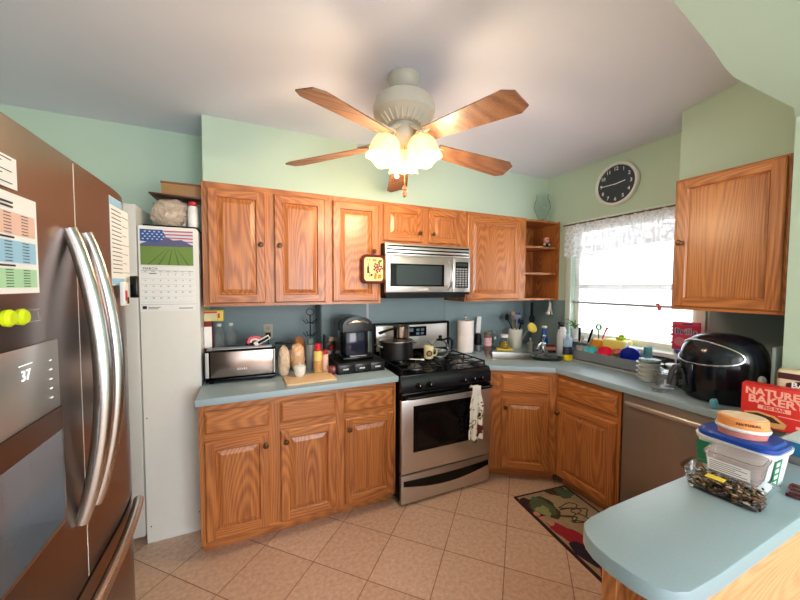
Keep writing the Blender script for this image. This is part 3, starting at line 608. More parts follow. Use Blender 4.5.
for (x,y,zb) in ((.0,-.012,2.06),(-.045,-.01,2.115)):
    m2=MB(); m2.tube([(x,y,2.275),(x,y,zb)],.0016,6)
    for k in range(int((2.27-zb)/.012)): m2.ell((x,y,2.27-.012*k),.0028,.0028,.0028,seg=6,rings=4)
    c=P('pull_chain',m2,mat('chain_brass',(170,140,90),.35,.9),fan)
    m2=MB()
    if zb<2.1: m2.lathe([(0,zb),(.010,zb-.008),(.013,zb-.022),(.006,zb-.03),(.013,zb-.040),(.009,zb-.058),(0,zb-.066)],14,(x,y,0)); P('pull_knob',m2,mat('knob_brown',(110,66,44),.4),c)
    else: m2.ell((x,y,zb-.012),.014,.006,.014); P('pull_knob',m2,CER,c)

# ================= WINDOW DRESSING =================
bl=E('venetian_blind','white venetian blind pulled halfway down behind the lace valance','blind',(XW-.010,0,0))
BL=bpy.data.materials.new('blind_white'); BL.use_nodes=True; nt=BL.node_tree; b=nt.nodes['Principled BSDF']; b.inputs['Base Color'].default_value=(.85,.86,.88,1); b.inputs['Roughness'].default_value=.5
tr=nt.nodes.new('ShaderNodeBsdfTranslucent'); tr.inputs[0].default_value=(.9,.92,.95,1); mx=nt.nodes.new('ShaderNodeMixShader'); mx.inputs[0].default_value=.5; nt.links.new(b.outputs[0],mx.inputs[1]); nt.links.new(tr.outputs[0],mx.inputs[2]); nt.links.new(mx.outputs[0],nt.nodes['Material Output'].inputs[0])
m=MB()
for k in range(28):
    z=1.40+.0232*k; m.box(.012,.036,WY0+.012,WY1-.012,z,z+.0012)
P('slat_panel',m,BL,bl)
P('bottom_rail',box(.010,.036,WY0+.012,WY1-.012,1.368,1.386,bev=.003),mat('blind_rail_grey',(176,180,190),.5),bl)
P('head_rail',box(.006,.040,WY0+.010,WY1-.010,2.035,2.062,bev=.003),WHITE,bl)
for y in (1.36,1.70,2.01):
    m=MB(); m.tube([(.008,y,1.37),(.008,y,2.05)],.0014,6); P('lift_cord',m,LGREY,bl)
# lace valance
va=E('lace_valance','white lace valance with a scalloped hem gathered on a thin rod','curtain',(XW-.065,0,0))
LACE=bpy.data.materials.new('white_lace'); LACE.use_nodes=True; nt=LACE.node_tree; L=nt.links.new; b=nt.nodes['Principled BSDF']; b.inputs['Base Color'].default_value=(.95,.95,.97,1); b.inputs['Roughness'].default_value=.8
tr=nt.nodes.new('ShaderNodeBsdfTranslucent'); tr.inputs[0].default_value=(.5,.5,.53,1); mx=nt.nodes.new('ShaderNodeMixShader'); mx.inputs[0].default_value=.45; L(b.outputs[0],mx.inputs[1]); L(tr.outputs[0],mx.inputs[2])
tp=nt.nodes.new('ShaderNodeBsdfTransparent'); m2=nt.nodes.new('ShaderNodeMixShader'); L(tp.outputs[0],m2.inputs[1]); L(mx.outputs[0],m2.inputs[2]); L(m2.outputs[0],nt.nodes['Material Output'].inputs[0])
tc=nt.nodes.new('ShaderNodeTexCoord'); vo=nt.nodes.new('ShaderNodeTexVoronoi'); vo.feature='DISTANCE_TO_EDGE'; vo.inputs['Scale'].default_value=26; nz=nt.nodes.new('ShaderNodeTexNoise'); nz.inputs['Scale'].default_value=18; 
ad=nt.nodes.new('ShaderNodeMix'); ad.data_type='RGBA'; ad.inputs[0].default_value=.06; L(tc.outputs['Object'],ad.inputs[6]); L(nz.outputs['Color'],ad.inputs[7]); L(tc.outputs['Object'],nz.inputs[0]); L(ad.outputs[2],vo.inputs[0])
rp=nt.nodes.new('ShaderNodeValToRGB'); rp.color_ramp.elements[0].position=.05; rp.color_ramp.elements[0].color=(1,1,1,1); rp.color_ramp.elements[1].position=.16; rp.color_ramp.elements[1].color=(.72,.72,.72,1); L(vo.outputs['Distance'],rp.inputs[0]); L(rp.outputs[0],m2.inputs[0])
m=MB(); ny_,nz_=120,14; vs=[]
for j in range(ny_+1):
    u=j/ny_; y=1.215+(2.205-1.215)*u; drop=.295+.018*abs(math.sin(u*PI*9))
    if u<.62: drop-=.05*sm((.62-u)/.2)
    for i in range(nz_+1):
        v=i/nz_; z=2.105-drop*v; x=.016*math.sin(u*62+1.3*math.sin(u*17))*(.35+.65*v); vs.append((x,y,z))
m._add(vs,[(j*(nz_+1)+i,(j+1)*(nz_+1)+i,(j+1)*(nz_+1)+i+1,j*(nz_+1)+i+1) for j in range(ny_) for i in range(nz_)]); P('lace_panel',m,LACE,va)
P('curtain_rod',MB().tube([(0,1.16,2.093),(0,2.225,2.093)],.007,10).tube([(0,2.225,2.093),(.045,2.225,2.093)],.006,8).tube([(0,1.17,2.093),(.045,1.17,2.093)],.006,8),mat('dark_brass_rod',(104,90,62),.4,.6),va)
# clock
ck=E('wall_clock','round wall clock with a black face and white rim above the window','clock',(XW-.001,1.772,2.368),-PI/2)
m=MB(); m.T=Matrix.Rotation(PI/2,4,'X'); m.lathe([(0,0),(.172,0),(.178,.015),(.172,.034),(.158,.038),(.150,.026),(.0,.024)],56); P('rim',m,mat('clock_rim_white',(226,228,224),.35),ck)
m=MB(); m.T=Matrix.Rotation(PI/2,4,'X'); m.lathe([(0,.0262),(.150,.0262)],48); P('face',m,mat('clock_face_black',(48,58,70),.5),ck)
m=MB()
for h in range(1,13): a=R(90-30*h); m.text(str(h),.040,FR(.122*math.cos(a),-.0268,.122*math.sin(a)),font_off=.0006)
P('numerals',m,WHITE,ck)
def hand(L1,ang,wd,y):
    m=MB(); m.T=Matrix.Rotation(-R(ang),4,'Y'); m.box(-.015,L1,y,y+.001,-wd,wd); return m
P('minute_hand',hand(.115,180,.0028,-.030),WHITE,ck); P('hour_hand',hand(.078,8,.0035,-.0285),WHITE,ck)

# ================= RUG =================
rug=E('kitchen_rug','dark-bordered kitchen rug with fruit and vegetable pattern by the sink cabinets','rug',(1.700,1.765,.001),R(-96.5))
RW,RL=1.15,.46
pm=[mat('rug_beige',(158,138,108),.95,noise=.25,nscale=30,bump=.3,bscale=300),mat('rug_border',(54,24,30),.95),mat('rug_green',(78,92,66),.95,noise=.35,nscale=24),mat('rug_red',(150,30,44),.95,noise=.35,nscale=40),mat('rug_aubergine',(38,26,44),.95,noise=.3,nscale=20),mat('rug_brown',(70,52,36),.95),mat('rug_pink',(188,130,104),.95),mat('rug_light_green',(140,146,96),.95,noise=.3,nscale=40)]
m=MB(); m.box(0,RW,0,RL,0,.007,m=1,bev=.002); m.box(.018,RW-.018,.020,RL-.018,.0071,.0078,m=0)
def blob(cx,cy,rx,ry,k,z,a=0,w=.12,seed=0,n=22):
    r_=random.Random(seed); ph=r_.random()*6; pts=[]
    for i in range(n):
        t=2*PI*i/n; f=1+w*math.sin(3*t+ph)+w*.6*math.sin(7*t+ph*2); x=rx*f*math.cos(t); y=ry*f*math.sin(t); X=cx+x*math.cos(a)-y*math.sin(a); Y=cy+x*math.sin(a)+y*math.cos(a); pts.append((min(max(X,.013),RW-.013),min(max(Y,.013),RL-.013)))
    m.prism(pts,z,z+.0004,m=k)
blob(.13,.06,.10,.05,1,.0078,seed=9); blob(.16,.13,.11,.09,5,.0079,seed=1); blob(.15,.12,.095,.075,2,.0084,seed=2); blob(.19,.10,.05,.045,7,.0090,seed=3,w=.2)
blob(.04,.34,.05,.08,5,.0079,seed=4); blob(.08,.38,.06,.06,2,.0084,seed=5)
for x,y in ((.20,.035),(.25,.04),(.30,.06)): blob(x,y,.022,.022,6,.0085,seed=int(x*100),w=.05)
blob(.42,.10,.13,.06,3,.0082,a=.35,seed=6); blob(.36,.06,.05,.035,3,.0083,seed=7)
blob(.58,.085,.13,.055,4,.0088,a=.25,seed=8,w=.06); blob(.62,.13,.09,.045,4,.0085,a=.5,seed=12); blob(.78,.12,.12,.09,3,.0090,seed=10,w=.2); blob(.72,.05,.05,.03,3,.0086,seed=15); blob(.93,.09,.08,.08,4,.0084,seed=11); blob(.98,.22,.10,.09,2,.0084,seed=14); blob(1.04,.12,.07,.07,3,.0089,seed=16)
for k in range(26):
    r_=random.Random(40+k); cx=.20+.033*k; cy=.20+.20*r_.random(); pts=[(cx+.035*(1+.5*math.sin(t*1.3+k))*math.cos(t),cy+.07*(.6+.5*r_.random())*math.sin(t*(1+k%2*.5)),.0079) for t in [j*.45 for j in range(12)]]
    pts=[(min(x,RW-.02),min(max(y,.02),RL-.02),z) for x,y,z in pts]; m.tube(pts,.0035,4,m=5,flat=1)
m.T=Matrix.Diagonal((1,1,1,1)); P('pile',m,pm,rug)

# ================= POT HOLDER, OUTLET =================
ph=E('pot_holder','square quilted pot holder with a wine picture hanging on a cabinet knob','pot holder',(.812,2.272,1.645),R(2))
m=MB(); q4=[(x,z) for x,z in rrect(.086,.098,.028)]; m.T=Matrix.Rotation(PI/2,4,'X'); m.prism(q4,-.006,.006); m.T=Matrix.Identity(4); m.tube([(x,0,z) for x,z in q4],.008,6,close=True); m.tube([(.0,0,.098),(-.008,-.004,.118),(0,-.006,.137),(.008,-.004,.118),(.0,0,.098)],.003,6)
P('quilted_pad',m,mat('maroon_piping',(86,20,22),.8),ph)
m=MB(); q5=[(x,z) for x,z in rrect(.074,.086,.024)]; m.T=Matrix.Rotation(PI/2,4,'X'); m.prism(q5,.0062,.0078)
def dd_(pts,k,z=.0079): m.prism(pts,z,z+.0005,m=k)
dd_([(-.052,-.03),(-.036,-.03),(-.036,.01),(-.041,.025),(-.041,.045),(-.047,.045),(-.047,.025),(-.052,.01)],1)
dd_([(-.04,-.05),(-.025,-.05),(-.032,-.045),(-.030,-.02),(-.035,-.02),(-.034,-.045)],2)
for i in range(16): a=i*2.4; rr=.006*math.sqrt(i)*1.6; m.lathe([(0,.008),(.008,.009),(0,.0105)],8,(.032+rr*math.cos(a),.012+rr*math.sin(a)*.9,0),m=2)
dd_([(.03,.045),(.06,.05),(.065,.07),(.04,.068)],3); dd_([(-.05,.058),(-.045,.058),(-.045,.075),(-.05,.075)],2); dd_([(-.035,.055),(-.028,.055),(-.028,.075),(-.035,.075)],4); dd_([(-.01,.06),(.02,.055),(.022,.07),(-.008,.075)],4)
dd_([(.0,-.07),(.02,-.07),(.024,-.03),(.008,-.025)],4); dd_([(.03,-.068),(.055,-.065),(.06,-.04),(.035,-.038)],4); m.lathe([(0,.008),(.009,.009),(0,.010)],10,(-.018,-.042,0),m=1)
P('picture_print',m,[mat('cream_cotton',(232,206,150),.9),INK,mat('grape_maroon',(110,40,56),.8),mat('olive_print',(100,100,40),.8),mat('amber_print',(206,124,50),.8)],ph)
ol=E('wall_outlet','beige wall outlet with a black plug above the toaster','outlet',(.117,YR-.0062,1.155))
P('cover_plate',box(-.036,.036,-.006,-.0002,-.058,.058,bev=.002),mat('beige_plate',(190,180,160),.5),ol); m=MB(); m.T=Matrix.Rotation(PI/2,4,'X'); m.lathe([(0,.0062),(.016,.0062),(.016,.010),(0,.010)],16,(0,.025,0)); m.lathe([(0,.0062),(.016,.0062),(.016,.010),(0,.010)],16,(0,-.025,0)); P('socket',m,mat('socket_beige',(170,158,138),.5),ol)
m=MB(); m.box(-.018,.018,-.045,-.0105,-.04,-.01,bev=.006).tube([(0,-.03,-.04),(0,-.03,-.12),(-.02,-.05,-.23)],.004,6); S('power_plug','black power plug in the beige wall outlet','plug',m,BLACKM,(.117,YR-.0062,1.155))

# ================= LEFT COUNTER ITEMS =================
Z=CZ1+.0005
to=E('toaster','long two-slot steel toaster with black ends on the left counter','toaster',(-.062,2.375,Z),R(-2))
m=MB(); m.box(-.205,.205,-.085,.085,.028,.205,bev=.012,seg=3).box(-.200,.200,-.088,.088,.012,.030,bev=.004)
for x in (-.17,.17):
    for y in (-.06,.06): m.cyl(.013,0,.013,(x,y),seg=12)
P('body',m,BLACK,to)
P('side_panel',box(-.170,.185,-.0905,-.0855,.040,.196,bev=.002),mat('toaster_steel',(186,168,160),.22,.95,noise=.05,nscale=12),to,'brushed steel front panel')
P('end_strip',box(-.199,-.180,-.0895,-.0855,.04,.196,bev=.002),LGREY,to); P('end_strip',box(.189,.199,-.0895,-.0855,.04,.196,bev=.002),LGREY,to)
P('slot',MB().box(-.17,.17,-.045,-.015,.2052,.2075).box(-.17,.17,.018,.048,.2052,.2075),DKGLASS,to); P('slot_frame',MB().box(-.18,.18,-.0142,.017,.2052,.2095).box(-.18,.18,-.055,-.0452,.2052,.2095),STEEL,to)
# the toaster's brand word is not legible in the photograph: light strokes of the same size
m=MB()
for k,hh in enumerate((.013,.014,.012,.014,.013)): m.box(-.024+.012*k,-.016+.012*k,-.0915,-.0908,.079,.079+hh*.45).box(-.022+.012*k,-.0185+.012*k,-.0915,-.0908,.079,.079+hh)
P('lettering',m,WHITE,to)
# on the toaster
m=MB(); pts=[(.05*math.cos(t),.0,.034+.028*math.sin(t)) for t in [R(-60+20*k)for k in range(14)]]; m.tube([(p[0]*.8,0,p[2]) for p in [(a[0],0,a[2]) for a in pts]],.010,8,flat=.9); m.tube([(p[0]*.5,-.004,.018+p[2]*.5) for p in pts],.006,8,m=1)
S('rubber_bottle_ring','pink looped gadget lying on the toaster','kitchen gadget',m,[mat('pink_rubber',(206,96,110),.5),WHITE],(.015,2.36,Z+.206),R(8))
m=MB(); m.T=Matrix.Rotation(R(-28),4,'Y'); m.box(-.055,.05,-.018,.018,-.012,.018,bev=.004); m.box(-.03,.045,-.0195,-.0182,-.006,.012,m=1); m.T=Matrix.Identity(4)
S('can_opener','white and black electric can opener leaning on the toaster top','can opener',m,[WHITE,BLACK],(.062,2.37,Z+.241))
m=MB(); m.box(-.06,.06,-.011,.011,0,.016,bev=.004); S('serrated_knife','black-handled knife lying across the bread bag','knife',m,BLACKM,(.20,2.40,1.118))
jr=E('jam_jar','dark jar with a pink rim behind the toaster','jar',(.0,2.52,Z)); P('body',MB().lathe([(0,0),(.04,0),(.044,.01),(.044,.20),(.036,.215),(0,.215)]),mat('dark_jar',(34,22,28),.25),jr); P('lid',MB().lathe([(0,.2155),(.042,.2155),(.042,.238),(0,.238)]),mat('pink_lid',(176,60,86),.4),jr)
for x,y,lb in ((-.205,2.53,'clear water bottle behind the toaster, the left one of two'),(-.135,2.55,'clear water bottle with blue label behind the toaster, right of the other')):
    o=E('water_bottle',lb,'bottle',(x,y,Z),0,'water bottles behind the toaster')
    P('body',MB().lathe([(0,0),(.03,0),(.034,.006),(.032,.05),(.034,.10),(.032,.16),(.034,.24),(.026,.285),(.014,.315),(.013,.33),(0,.33)],24),CLEARP,o); P('label',MB().lathe([(.0352,.10),(.0352,.19)],24),mat('bottle_label_blue',(60,90,150),.5) if x>-.2 else LGREY,o); P('cap',MB().cyl(.015,.331,.35,bev=.002),WHITE,o)
m=MB(); m.box(-.022,.022,-.05,.05,0,.375,bev=.002).box(-.0215,.0215,-.0512,-.0502,.20,.34,m=1); S('cracker_box','tall dark red carton between the cabinet side and the water bottles','box',m,[mat('dark_red_card',(120,26,28),.6),PAPER],(-.262,2.50,Z))
yb=E('tea_box','small white and yellow box stacked under the cabinet on the dark red carton','box',(-.228,2.475,Z+.3755)); P('carton',box(-.056,.056,-.03,.03,0,.070,bev=.001),YEL,yb); P('print',MB().box(-.054,.018,-.0312,-.0302,.004,.060).box(-.054,.020,-.0318,-.0313,.052,.064,m=1).box(.024,.036,-.0318,-.0303,.02,.05,m=1),[mat('cream_print',(226,214,170),.6),RED],yb)
m=crumple(.056,.070,.10,11,.10); S('bread_bag','printed bag of bread between the toaster and sugar bowl','bag',m,mat('bread_bag',(222,176,136),.35,noise=.45,nscale=24,bump=.3,bscale=30,coat=.4),(.292,2.455,Z))
tp0=mat('towel_print',(214,186,160),.85,noise=.55,nscale=34)
m=crumple(.040,.05,.105,15,.10); m2=MB()
o=S('tea_towel','white and brown patterned towel hanging beside the toaster','towel',m,tp0,(.192,2.34,Z))
cb_=MB(); cb_.T=Matrix.Identity(4); cb_.box(-.155,.155,-.10,.10,0,.014,bev=.004); BW=mat('maple_board',(222,190,150),.5,noise=.08,nscale=14,stretch=(.1,1,1)); S('cutting_board','light wooden cutting board at the counter edge','cutting board',cb_,BW,(.335,2.165,Z),R(2))
ZB_=Z+.0145
sb=E('sugar_bowl','small white lidded bowl on the cutting board','bowl',(.282,2.225,ZB_))
P('bowl',MB().lathe([(0,0),(.026,0),(.028,.006),(.036,.02),(.040,.058),(.036,.058),(.034,.02),(0,.012)],28),CER,sb); P('lid',MB().lathe([(0,.0585),(.042,.0585),(.042,.063),(.022,.074),(.006,.078),(.008,.088),(0,.092)],28),CER,sb)
yo=E('syrup_bottle','yellow bottle with a tall red cap behind the cutting board','bottle',(.415,2.31,Z)); P('body',MB().lathe([(0,0),(.027,0),(.030,.005),(.030,.145),(.024,.155),(0,.156)]),mat('pale_yellow_plastic',(226,200,110),.35),yo); P('label',MB().lathe([(.0305,.02),(.0305,.09)]),mat('bottle_label',(214,150,90),.5,noise=.6,nscale=60),yo); P('cap',MB().cyl(.024,.1565,.205,bev=.004),RED,yo)
yo=E('syrup_bottle','short white bottle with a red cap right of the yellow bottle','bottle',(.468,2.32,Z)); P('body',MB().lathe([(0,0),(.020,0),(.022,.005),(.022,.115),(.018,.125),(0,.126)]),mat('white_pink_label',(232,190,176),.4,noise=.3,nscale=60),yo); P('cap',MB().cyl(.017,.1265,.155,bev=.003),RED,yo)
m=crumple(.028,.025,.030,5,.3,3); S('candy_bag','small bag of red and green candies by the bottles','bag',m,mat('candy_colors',(120,50,50),.3,noise=.9,nscale=70,coat=.6),(.500,2.235,Z))
sp=E('spray_can','grey spray can with a teal cap behind the yellow bottle','spray can',(.385,2.44,Z)); P('body',MB().lathe([(0,0),(.029,0),(.031,.004),(.031,.16),(.020,.178),(0,.178)]),mat('can_grey',(150,156,164),.3,.3),sp); P('cap',MB().cyl(.021,.1785,.225,bev=.004),mat('cap_grey_teal',(90,116,112),.4),sp)
m=crumple(.045,.03,.115,21,.12); S('paper_bag','crumpled brown paper bag behind the sugar bowl','bag',m,mat('brown_paper',(168,110,68),.8,noise=.3,nscale=20,bump=.5,bscale=30),(.325,2.585,Z))
wr=MB(); wr.cyl(.05,0,.006,seg=20); wr.tube([(0,0,.006),(0,0,.38)],.005,6)
for k in range(4):
    a=R(90*k+20)
    for zz in (.22,.32): wr.tube([(0,0,zz),(.035*math.cos(a),.035*math.sin(a),zz-.01),(.060*math.cos(a),.060*math.sin(a),zz+.02)],.0032,6)
wr.tube([(.03*math.cos(t),.03*math.sin(t)*.3,.40+.025*math.sin(t)) for t in [2*PI*k/12 for k in range(12)]],.003,6,close=True)
S('mug_tree','black wire mug tree standing behind the spray can','mug tree',wr,BLACKM,(.420,2.66,Z))
pr=E('pod_carousel','rack of red and brown coffee pods left of the coffee maker','rack',(.555,2.555,Z)); m=MB(); m.box(-.05,.05,-.04,.04,0,.008).box(-.05,-.044,-.04,.04,.008,.23).box(.044,.05,-.04,.04,.008,.23); P('frame',m,BLACKM,pr)
for k in range(6):
    m=MB(); m.T=Matrix.Translation((-.012+.02*(k%2),-.005,.0085+.034*k)); m.lathe([(0,0),(.020,0),(.024,.030),(.0,.030)],16); P('pod',m,[mat('pod_%d'%(k%3),[(150,50,40),(120,84,60),(190,176,160)][k%3],.4)],pr)
# pod drawer + brewer
pdw=E('coffee_pod_organizer','black three-drawer coffee pod base under the coffee maker','drawer unit',(.700,2.345,Z)); P('body',box(-.175,.172,-.150,.17,0,.076,bev=.004),BLACKM,pdw)
for k in range(3):
    x=-.117+.116*k; d=P('drawer',box(x-.054,x+.054,-.158,-.1505,.008,.066,bev=.003),mat('drawer_black',(16,16,18),.3),pdw); P('label_plate',box(x-.020,x+.020,-.160,-.1585,.030,.040),LGREY,d)
ke=E('coffee_maker','glossy black single-serve coffee maker on the pod drawers','coffee maker',(.690,2.375,Z+.0765))
def arch(x0,x1,y0,y1,z0,z1,h,n=16):
    pts=[(x0,z0),(x1,z0)]+[((x0+x1)/2+(x1-x0)/2*math.cos(PI*k/n),z1+h*math.sin(PI*k/n)) for k in range(n+1)]; m=MB(); m.T=Matrix.Translation((0,y1,0))@Matrix.Rotation(PI/2,4,'X'); m.prism(pts,0,y1-y0); m.T=Matrix.Identity(4); return m
P('body',arch(-.115,.115,.0,.14,0,.255,.055),BLACK,ke); P('head',arch(-.110,.105,-.12,-.0005,.205,.250,.065),BLACK,ke); P('base',box(-.112,.112,-.13,-.001,0,.028,bev=.006),BLACK,ke)
P('brew_column',box(-.085,.06,-.10,-.001,.03,.204,bev=.010),mat('smoked_plastic',(30,34,52),.12),ke); P('drip_tray',box(-.06,.06,-.125,-.101,.0285,.034),STEEL,ke)
m=MB(); m.tube([(-.075,-.127,.262),(-.04,-.135,.277),(.03,-.135,.277),(.075,-.127,.262)],.008,8,flat=1.2); P('handle',m,STEEL,ke,'silver handle trim')

# ================= ON THE RANGE =================
GZ=.955
po=E('stock_pot','large black stock pot on the back left burner','pot',(1.035,2.36,GZ)); 
P('body',MB().lathe([(0,0),(.125,0),(.132,.01),(.132,.135),(.136,.14),(.128,.14),(.126,.012),(0,.008)],36),mat('pot_black',(18,17,18),.3),po); P('rim',MB().lathe([(.137,.1405),(.137,.146),(.128,.146),(.128,.1405)],36),STEEL,po)
P('lid',MB().lathe([(0,.150),(.127,.1465),(.127,.1485),(.08,.158),(0,.162)],36),mat('lid_glass_dark',(60,50,46),.15,.3),po)
for sx in (-1,1): m=MB(); m.tube([(sx*.13,-.035,.10),(sx*.165,-.03,.112),(sx*.168,.03,.112),(sx*.13,.035,.10)],.006,8); P('handle',m,STEEL,po)
pn=E('saucepan','small shiny steel saucepan standing on the stock pot lid','saucepan',(1.075,2.36,GZ+.1625),0); P('body',MB().lathe([(0,0),(.060,0),(.066,.006),(.068,.088),(.071,.09),(.064,.09),(.062,.008),(0,.004)],32),mat('saucepan_steel',(196,176,166),.14,1),pn)
m=MB(); m.tube([(-.066,0,.07),(-.12,-.02,.065),(-.20,-.05,.05)],[.010,.009,.012],8,flat=1.6); P('handle',m,BLACKM,pn)
m=MB(); m.tube([(-.17+.035*math.cos(t),-.02+.015*math.sin(t),.012+.03*math.sin(t)) for t in [2*PI*k/16 for k in range(16)]],.004,6,close=True); 
mg=E('mug','cream mug with a brown round picture on the range','mug',(1.262,2.245,GZ),R(-20)); P('body',MB().lathe([(0,0),(.032,0),(.036,.004),(.038,.10),(.034,.10),(.032,.01),(0,.008)],28),mat('mug_cream',(220,206,160),.35),mg)
m=MB(); m.T=Matrix.Translation((0,-.0375,.045))@Matrix.Rotation(PI/2,4,'X'); m.lathe([(0,.0015),(.024,.0),(.024,-.002)],20); m.lathe([(0,.0022),(.015,.0016)],18,m=1); P('picture',m,[INK,mat('mug_brown',(150,110,70),.5)],mg); m=MB(); m.tube([(.036,0,.08),(.06,0,.075),(.066,0,.05),(.06,0,.028),(.036,0,.022)],.005,8); P('handle',m,MC['mug_cream'],mg)
kt=E('glass_kettle','round clear glass kettle with a black lid on the range','kettle',(1.392,2.285,GZ)); gp=[(0,.003),(.05,.003),(.075,.03),(.080,.06),(.066,.095),(.035,.118),(.030,.125)]
P('body',MB().lathe([(0,0),(.052,0),(.078,.028),(.083,.06),(.069,.097),(.037,.121),(.032,.128),(.030,.126),(.034,.119),(.066,.095),(.080,.06),(.075,.030),(.05,.003),(0,.003)],32),CLEAR,kt); P('lid',MB().lathe([(0,.129),(.034,.129),(.034,.137),(.014,.145),(.012,.155),(.018,.165),(0,.172)],20),BLACK,kt)
m=MB(); m.tube([(.03,0,.13),(.08,.0,.145),(.115,0,.12),(.112,0,.06),(.08,0,.04)],.009,8,flat=1.3); P('handle',m,BLACK,kt); m=MB(); m.tube([(-.07,0,.085),(-.10,0,.105),(-.115,0,.125)],[.014,.010,.008],8); P('spout',m,CLEAR,kt); P('water',MB().lathe([(0,.004),(.05,.004),(.074,.03),(.077,.045),(0,.045)],28),CLEARP,kt)
m=MB(); m.lathe([(0,0),(.012,0),(.016,.006),(.010,.012),(0,.012)],12); m.T=Matrix.Translation((0,0,0)); m.tube([(0,0,.006),(-.05,.03,.008),(-.09,.04,.010)],.004,6); S('spoon_rest','small white spoon resting on the range between pot and mug','spoon',m,CER,(1.185,2.20,GZ))
tw=E('dish_towel','white dish towel with a floral print hanging on the oven handle','towel',(1.478,1.934,0))
m=MB(); nu,nv=16,26; vs=[]
for j in range(nv+1):
    v=j/nv; wd=.040+.022*sm(v*3)+.004*math.sin(v*9); z=.745-.352*v
    for i in range(nu+1): u=i/nu*2-1; vs.append((u*wd+.004*math.sin(v*6),-.016-.010*math.cos(u*7)*(.4+.6*v)-.0,z-(.012*math.cos(u*5) if j==nv else 0)))
m._add(vs,[(j*(nu+1)+i,j*(nu+1)+i+1,(j+1)*(nu+1)+i+1,(j+1)*(nu+1)+i) for j in range(nv) for i in range(nu)])
tp_=bpy.data.materials.new('towel_floral'); tp_.use_nodes=True; nt=tp_.node_tree; L=nt.links.new; b=nt.nodes['Principled BSDF']; b.inputs['Roughness'].default_value=.9
tc=nt.nodes.new('ShaderNodeTexCoord'); nz=nt.nodes.new('ShaderNodeTexNoise'); nz.inputs['Scale'].default_value=15; nz.inputs['Detail'].default_value=2; rp=nt.nodes.new('ShaderNodeValToRGB'); rp.color_ramp.interpolation='CONSTANT'
e=rp.color_ramp.elements; e[0].position=0; e[0].color=lin((96,24,26)); e[1].position=.40; e[1].color=lin((236,230,220)); x=e.new(.56); x.color=lin((120,100,60)); x=e.new(.61); x.color=lin((230,216,196)); x=e.new(.68); x.color=lin((50,36,30))
L(tc.outputs['Object'],nz.inputs[0]); L(nz.outputs['Fac'],rp.inputs[0]); L(rp.outputs[0],b.inputs['Base Color'])
o=P('cloth',m,tp_,tw); s_=o.modifiers.new('s','SOLIDIFY'); s_.thickness=.004
m=MB(); m.box(-.036,.036,-.022,-.016,.735,.80,bev=.002); m.tube([(-.036,-.019,.795),(-.036,-.004,.806),(-.036,.014,.792),(-.036,.016,.760)],.003,6); m.box(-.036,.036,-.020,.018,.7905,.7965,bev=.002); m.box(-.036,.036,.0145,.018,.745,.795); P('crocheted_top',m,mat('crochet_white',(232,226,222),.95,noise=.2,nscale=200,bump=.6,bscale=250),tw)

# ================= SINK CORNER ITEMS =================
ptw=E('paper_towel_roll','white paper towel roll on a chrome stand beside the range','paper towel',(1.785,2.49,Z)); P('holder',MB().cyl(.07,0,.010,bev=.003).tube([(0,0,.01),(0,0,.33)],.005,8).ell((0,0,.335),.010,.010,.010),CHROME,ptw); P('roll',MB().lathe([(.02,.012),(.072,.012),(.073,.02),(.073,.155),(.0715,.160),(.073,.165),(.073,.292),(.071,.296),(.02,.296)],36),mat('paper_towel_white',(236,226,226),.9),ptw)
gr=E('pepper_grinder','black grinder with steel base behind the paper towel','grinder',(1.935,2.50,Z)); P('base',MB().cyl(.036,0,.06,bev=.004),mat('smoky_steel',(120,120,124),.3,.8),gr); P('top',MB().lathe([(.034,.0605),(.036,.10),(.030,.14),(.026,.165),(0,.17)],24),BLACKM,gr)
m=MB(); m.T=Matrix.Rotation(R(4),4,'Y'); m.prism(rrect(.026,.008,.007),.0,.315); m.T=Matrix.Identity(4); S('long_lighter','tall white plastic handle standing behind the black grinder','lighter',m,WHITE,(1.985,2.58,Z))
sj=E('spice_jar','round spice canister with pink and dark label by the sink','canister',(2.03,2.475,Z)); P('body',MB().lathe([(0,0),(.034,0),(.036,.004),(.036,.15),(0,.15)]),mat('spice_body',(120,90,80),.4,noise=.6,nscale=40),sj); P('label',MB().lathe([(.0365,.05),(.0365,.125)]),mat('spice_pink',(214,170,180),.5,noise=.4,nscale=60),sj); P('lid',MB().cyl(.037,.1505,.175,bev=.003),mat('spice_lid',(96,96,78),.4),sj)
m=MB(); m.lathe([(0,0),(.036,0),(.040,.01),(.040,.13),(.03,.15),(.03,.17),(.027,.17),(.027,.15),(.037,.128),(.037,.012),(0,.008)],24); S('glass_jar','empty clear glass jar between spice canister and oil pitcher','jar',m,CLEAR,(2.175,2.56,Z))
ty=E('soap_tray','yellow soap tray behind the sink under the oil pitcher','tray',(2.20,2.435,Z),dang); P('tray',MB().box(-.075,.075,-.04,.04,0,.018,bev=.005),YEL,ty)
oi=E('oil_pitcher','small glass pitcher of yellow oil with a white lid by the sink','pitcher',(2.205,2.445,Z+.0185)); P('body',MB().lathe([(0,0),(.042,0),(.046,.01),(.044,.07),(.034,.09),(.034,.10),(.031,.10),(.031,.09),(.041,.069),(.043,.012),(0,.006)],26),CLEAR,oi); P('oil',MB().lathe([(0,.007),(.040,.008),(.042,.012),(.041,.060),(0,.060)],24),mat('golden_oil',(220,170,40),.2),oi); P('lid',MB().lathe([(0,.1005),(.036,.1005),(.038,.125),(.030,.130),(0,.130)],24),CER,oi)
cr=E('utensil_crock','white ceramic crock full of cooking utensils behind the sink','crock',(2.395,2.50,Z),0); P('crock',MB().lathe([(0,0),(.062,0),(.065,.005),(.066,.185),(.060,.185),(.059,.01),(0,.008)],30),CER,cr)
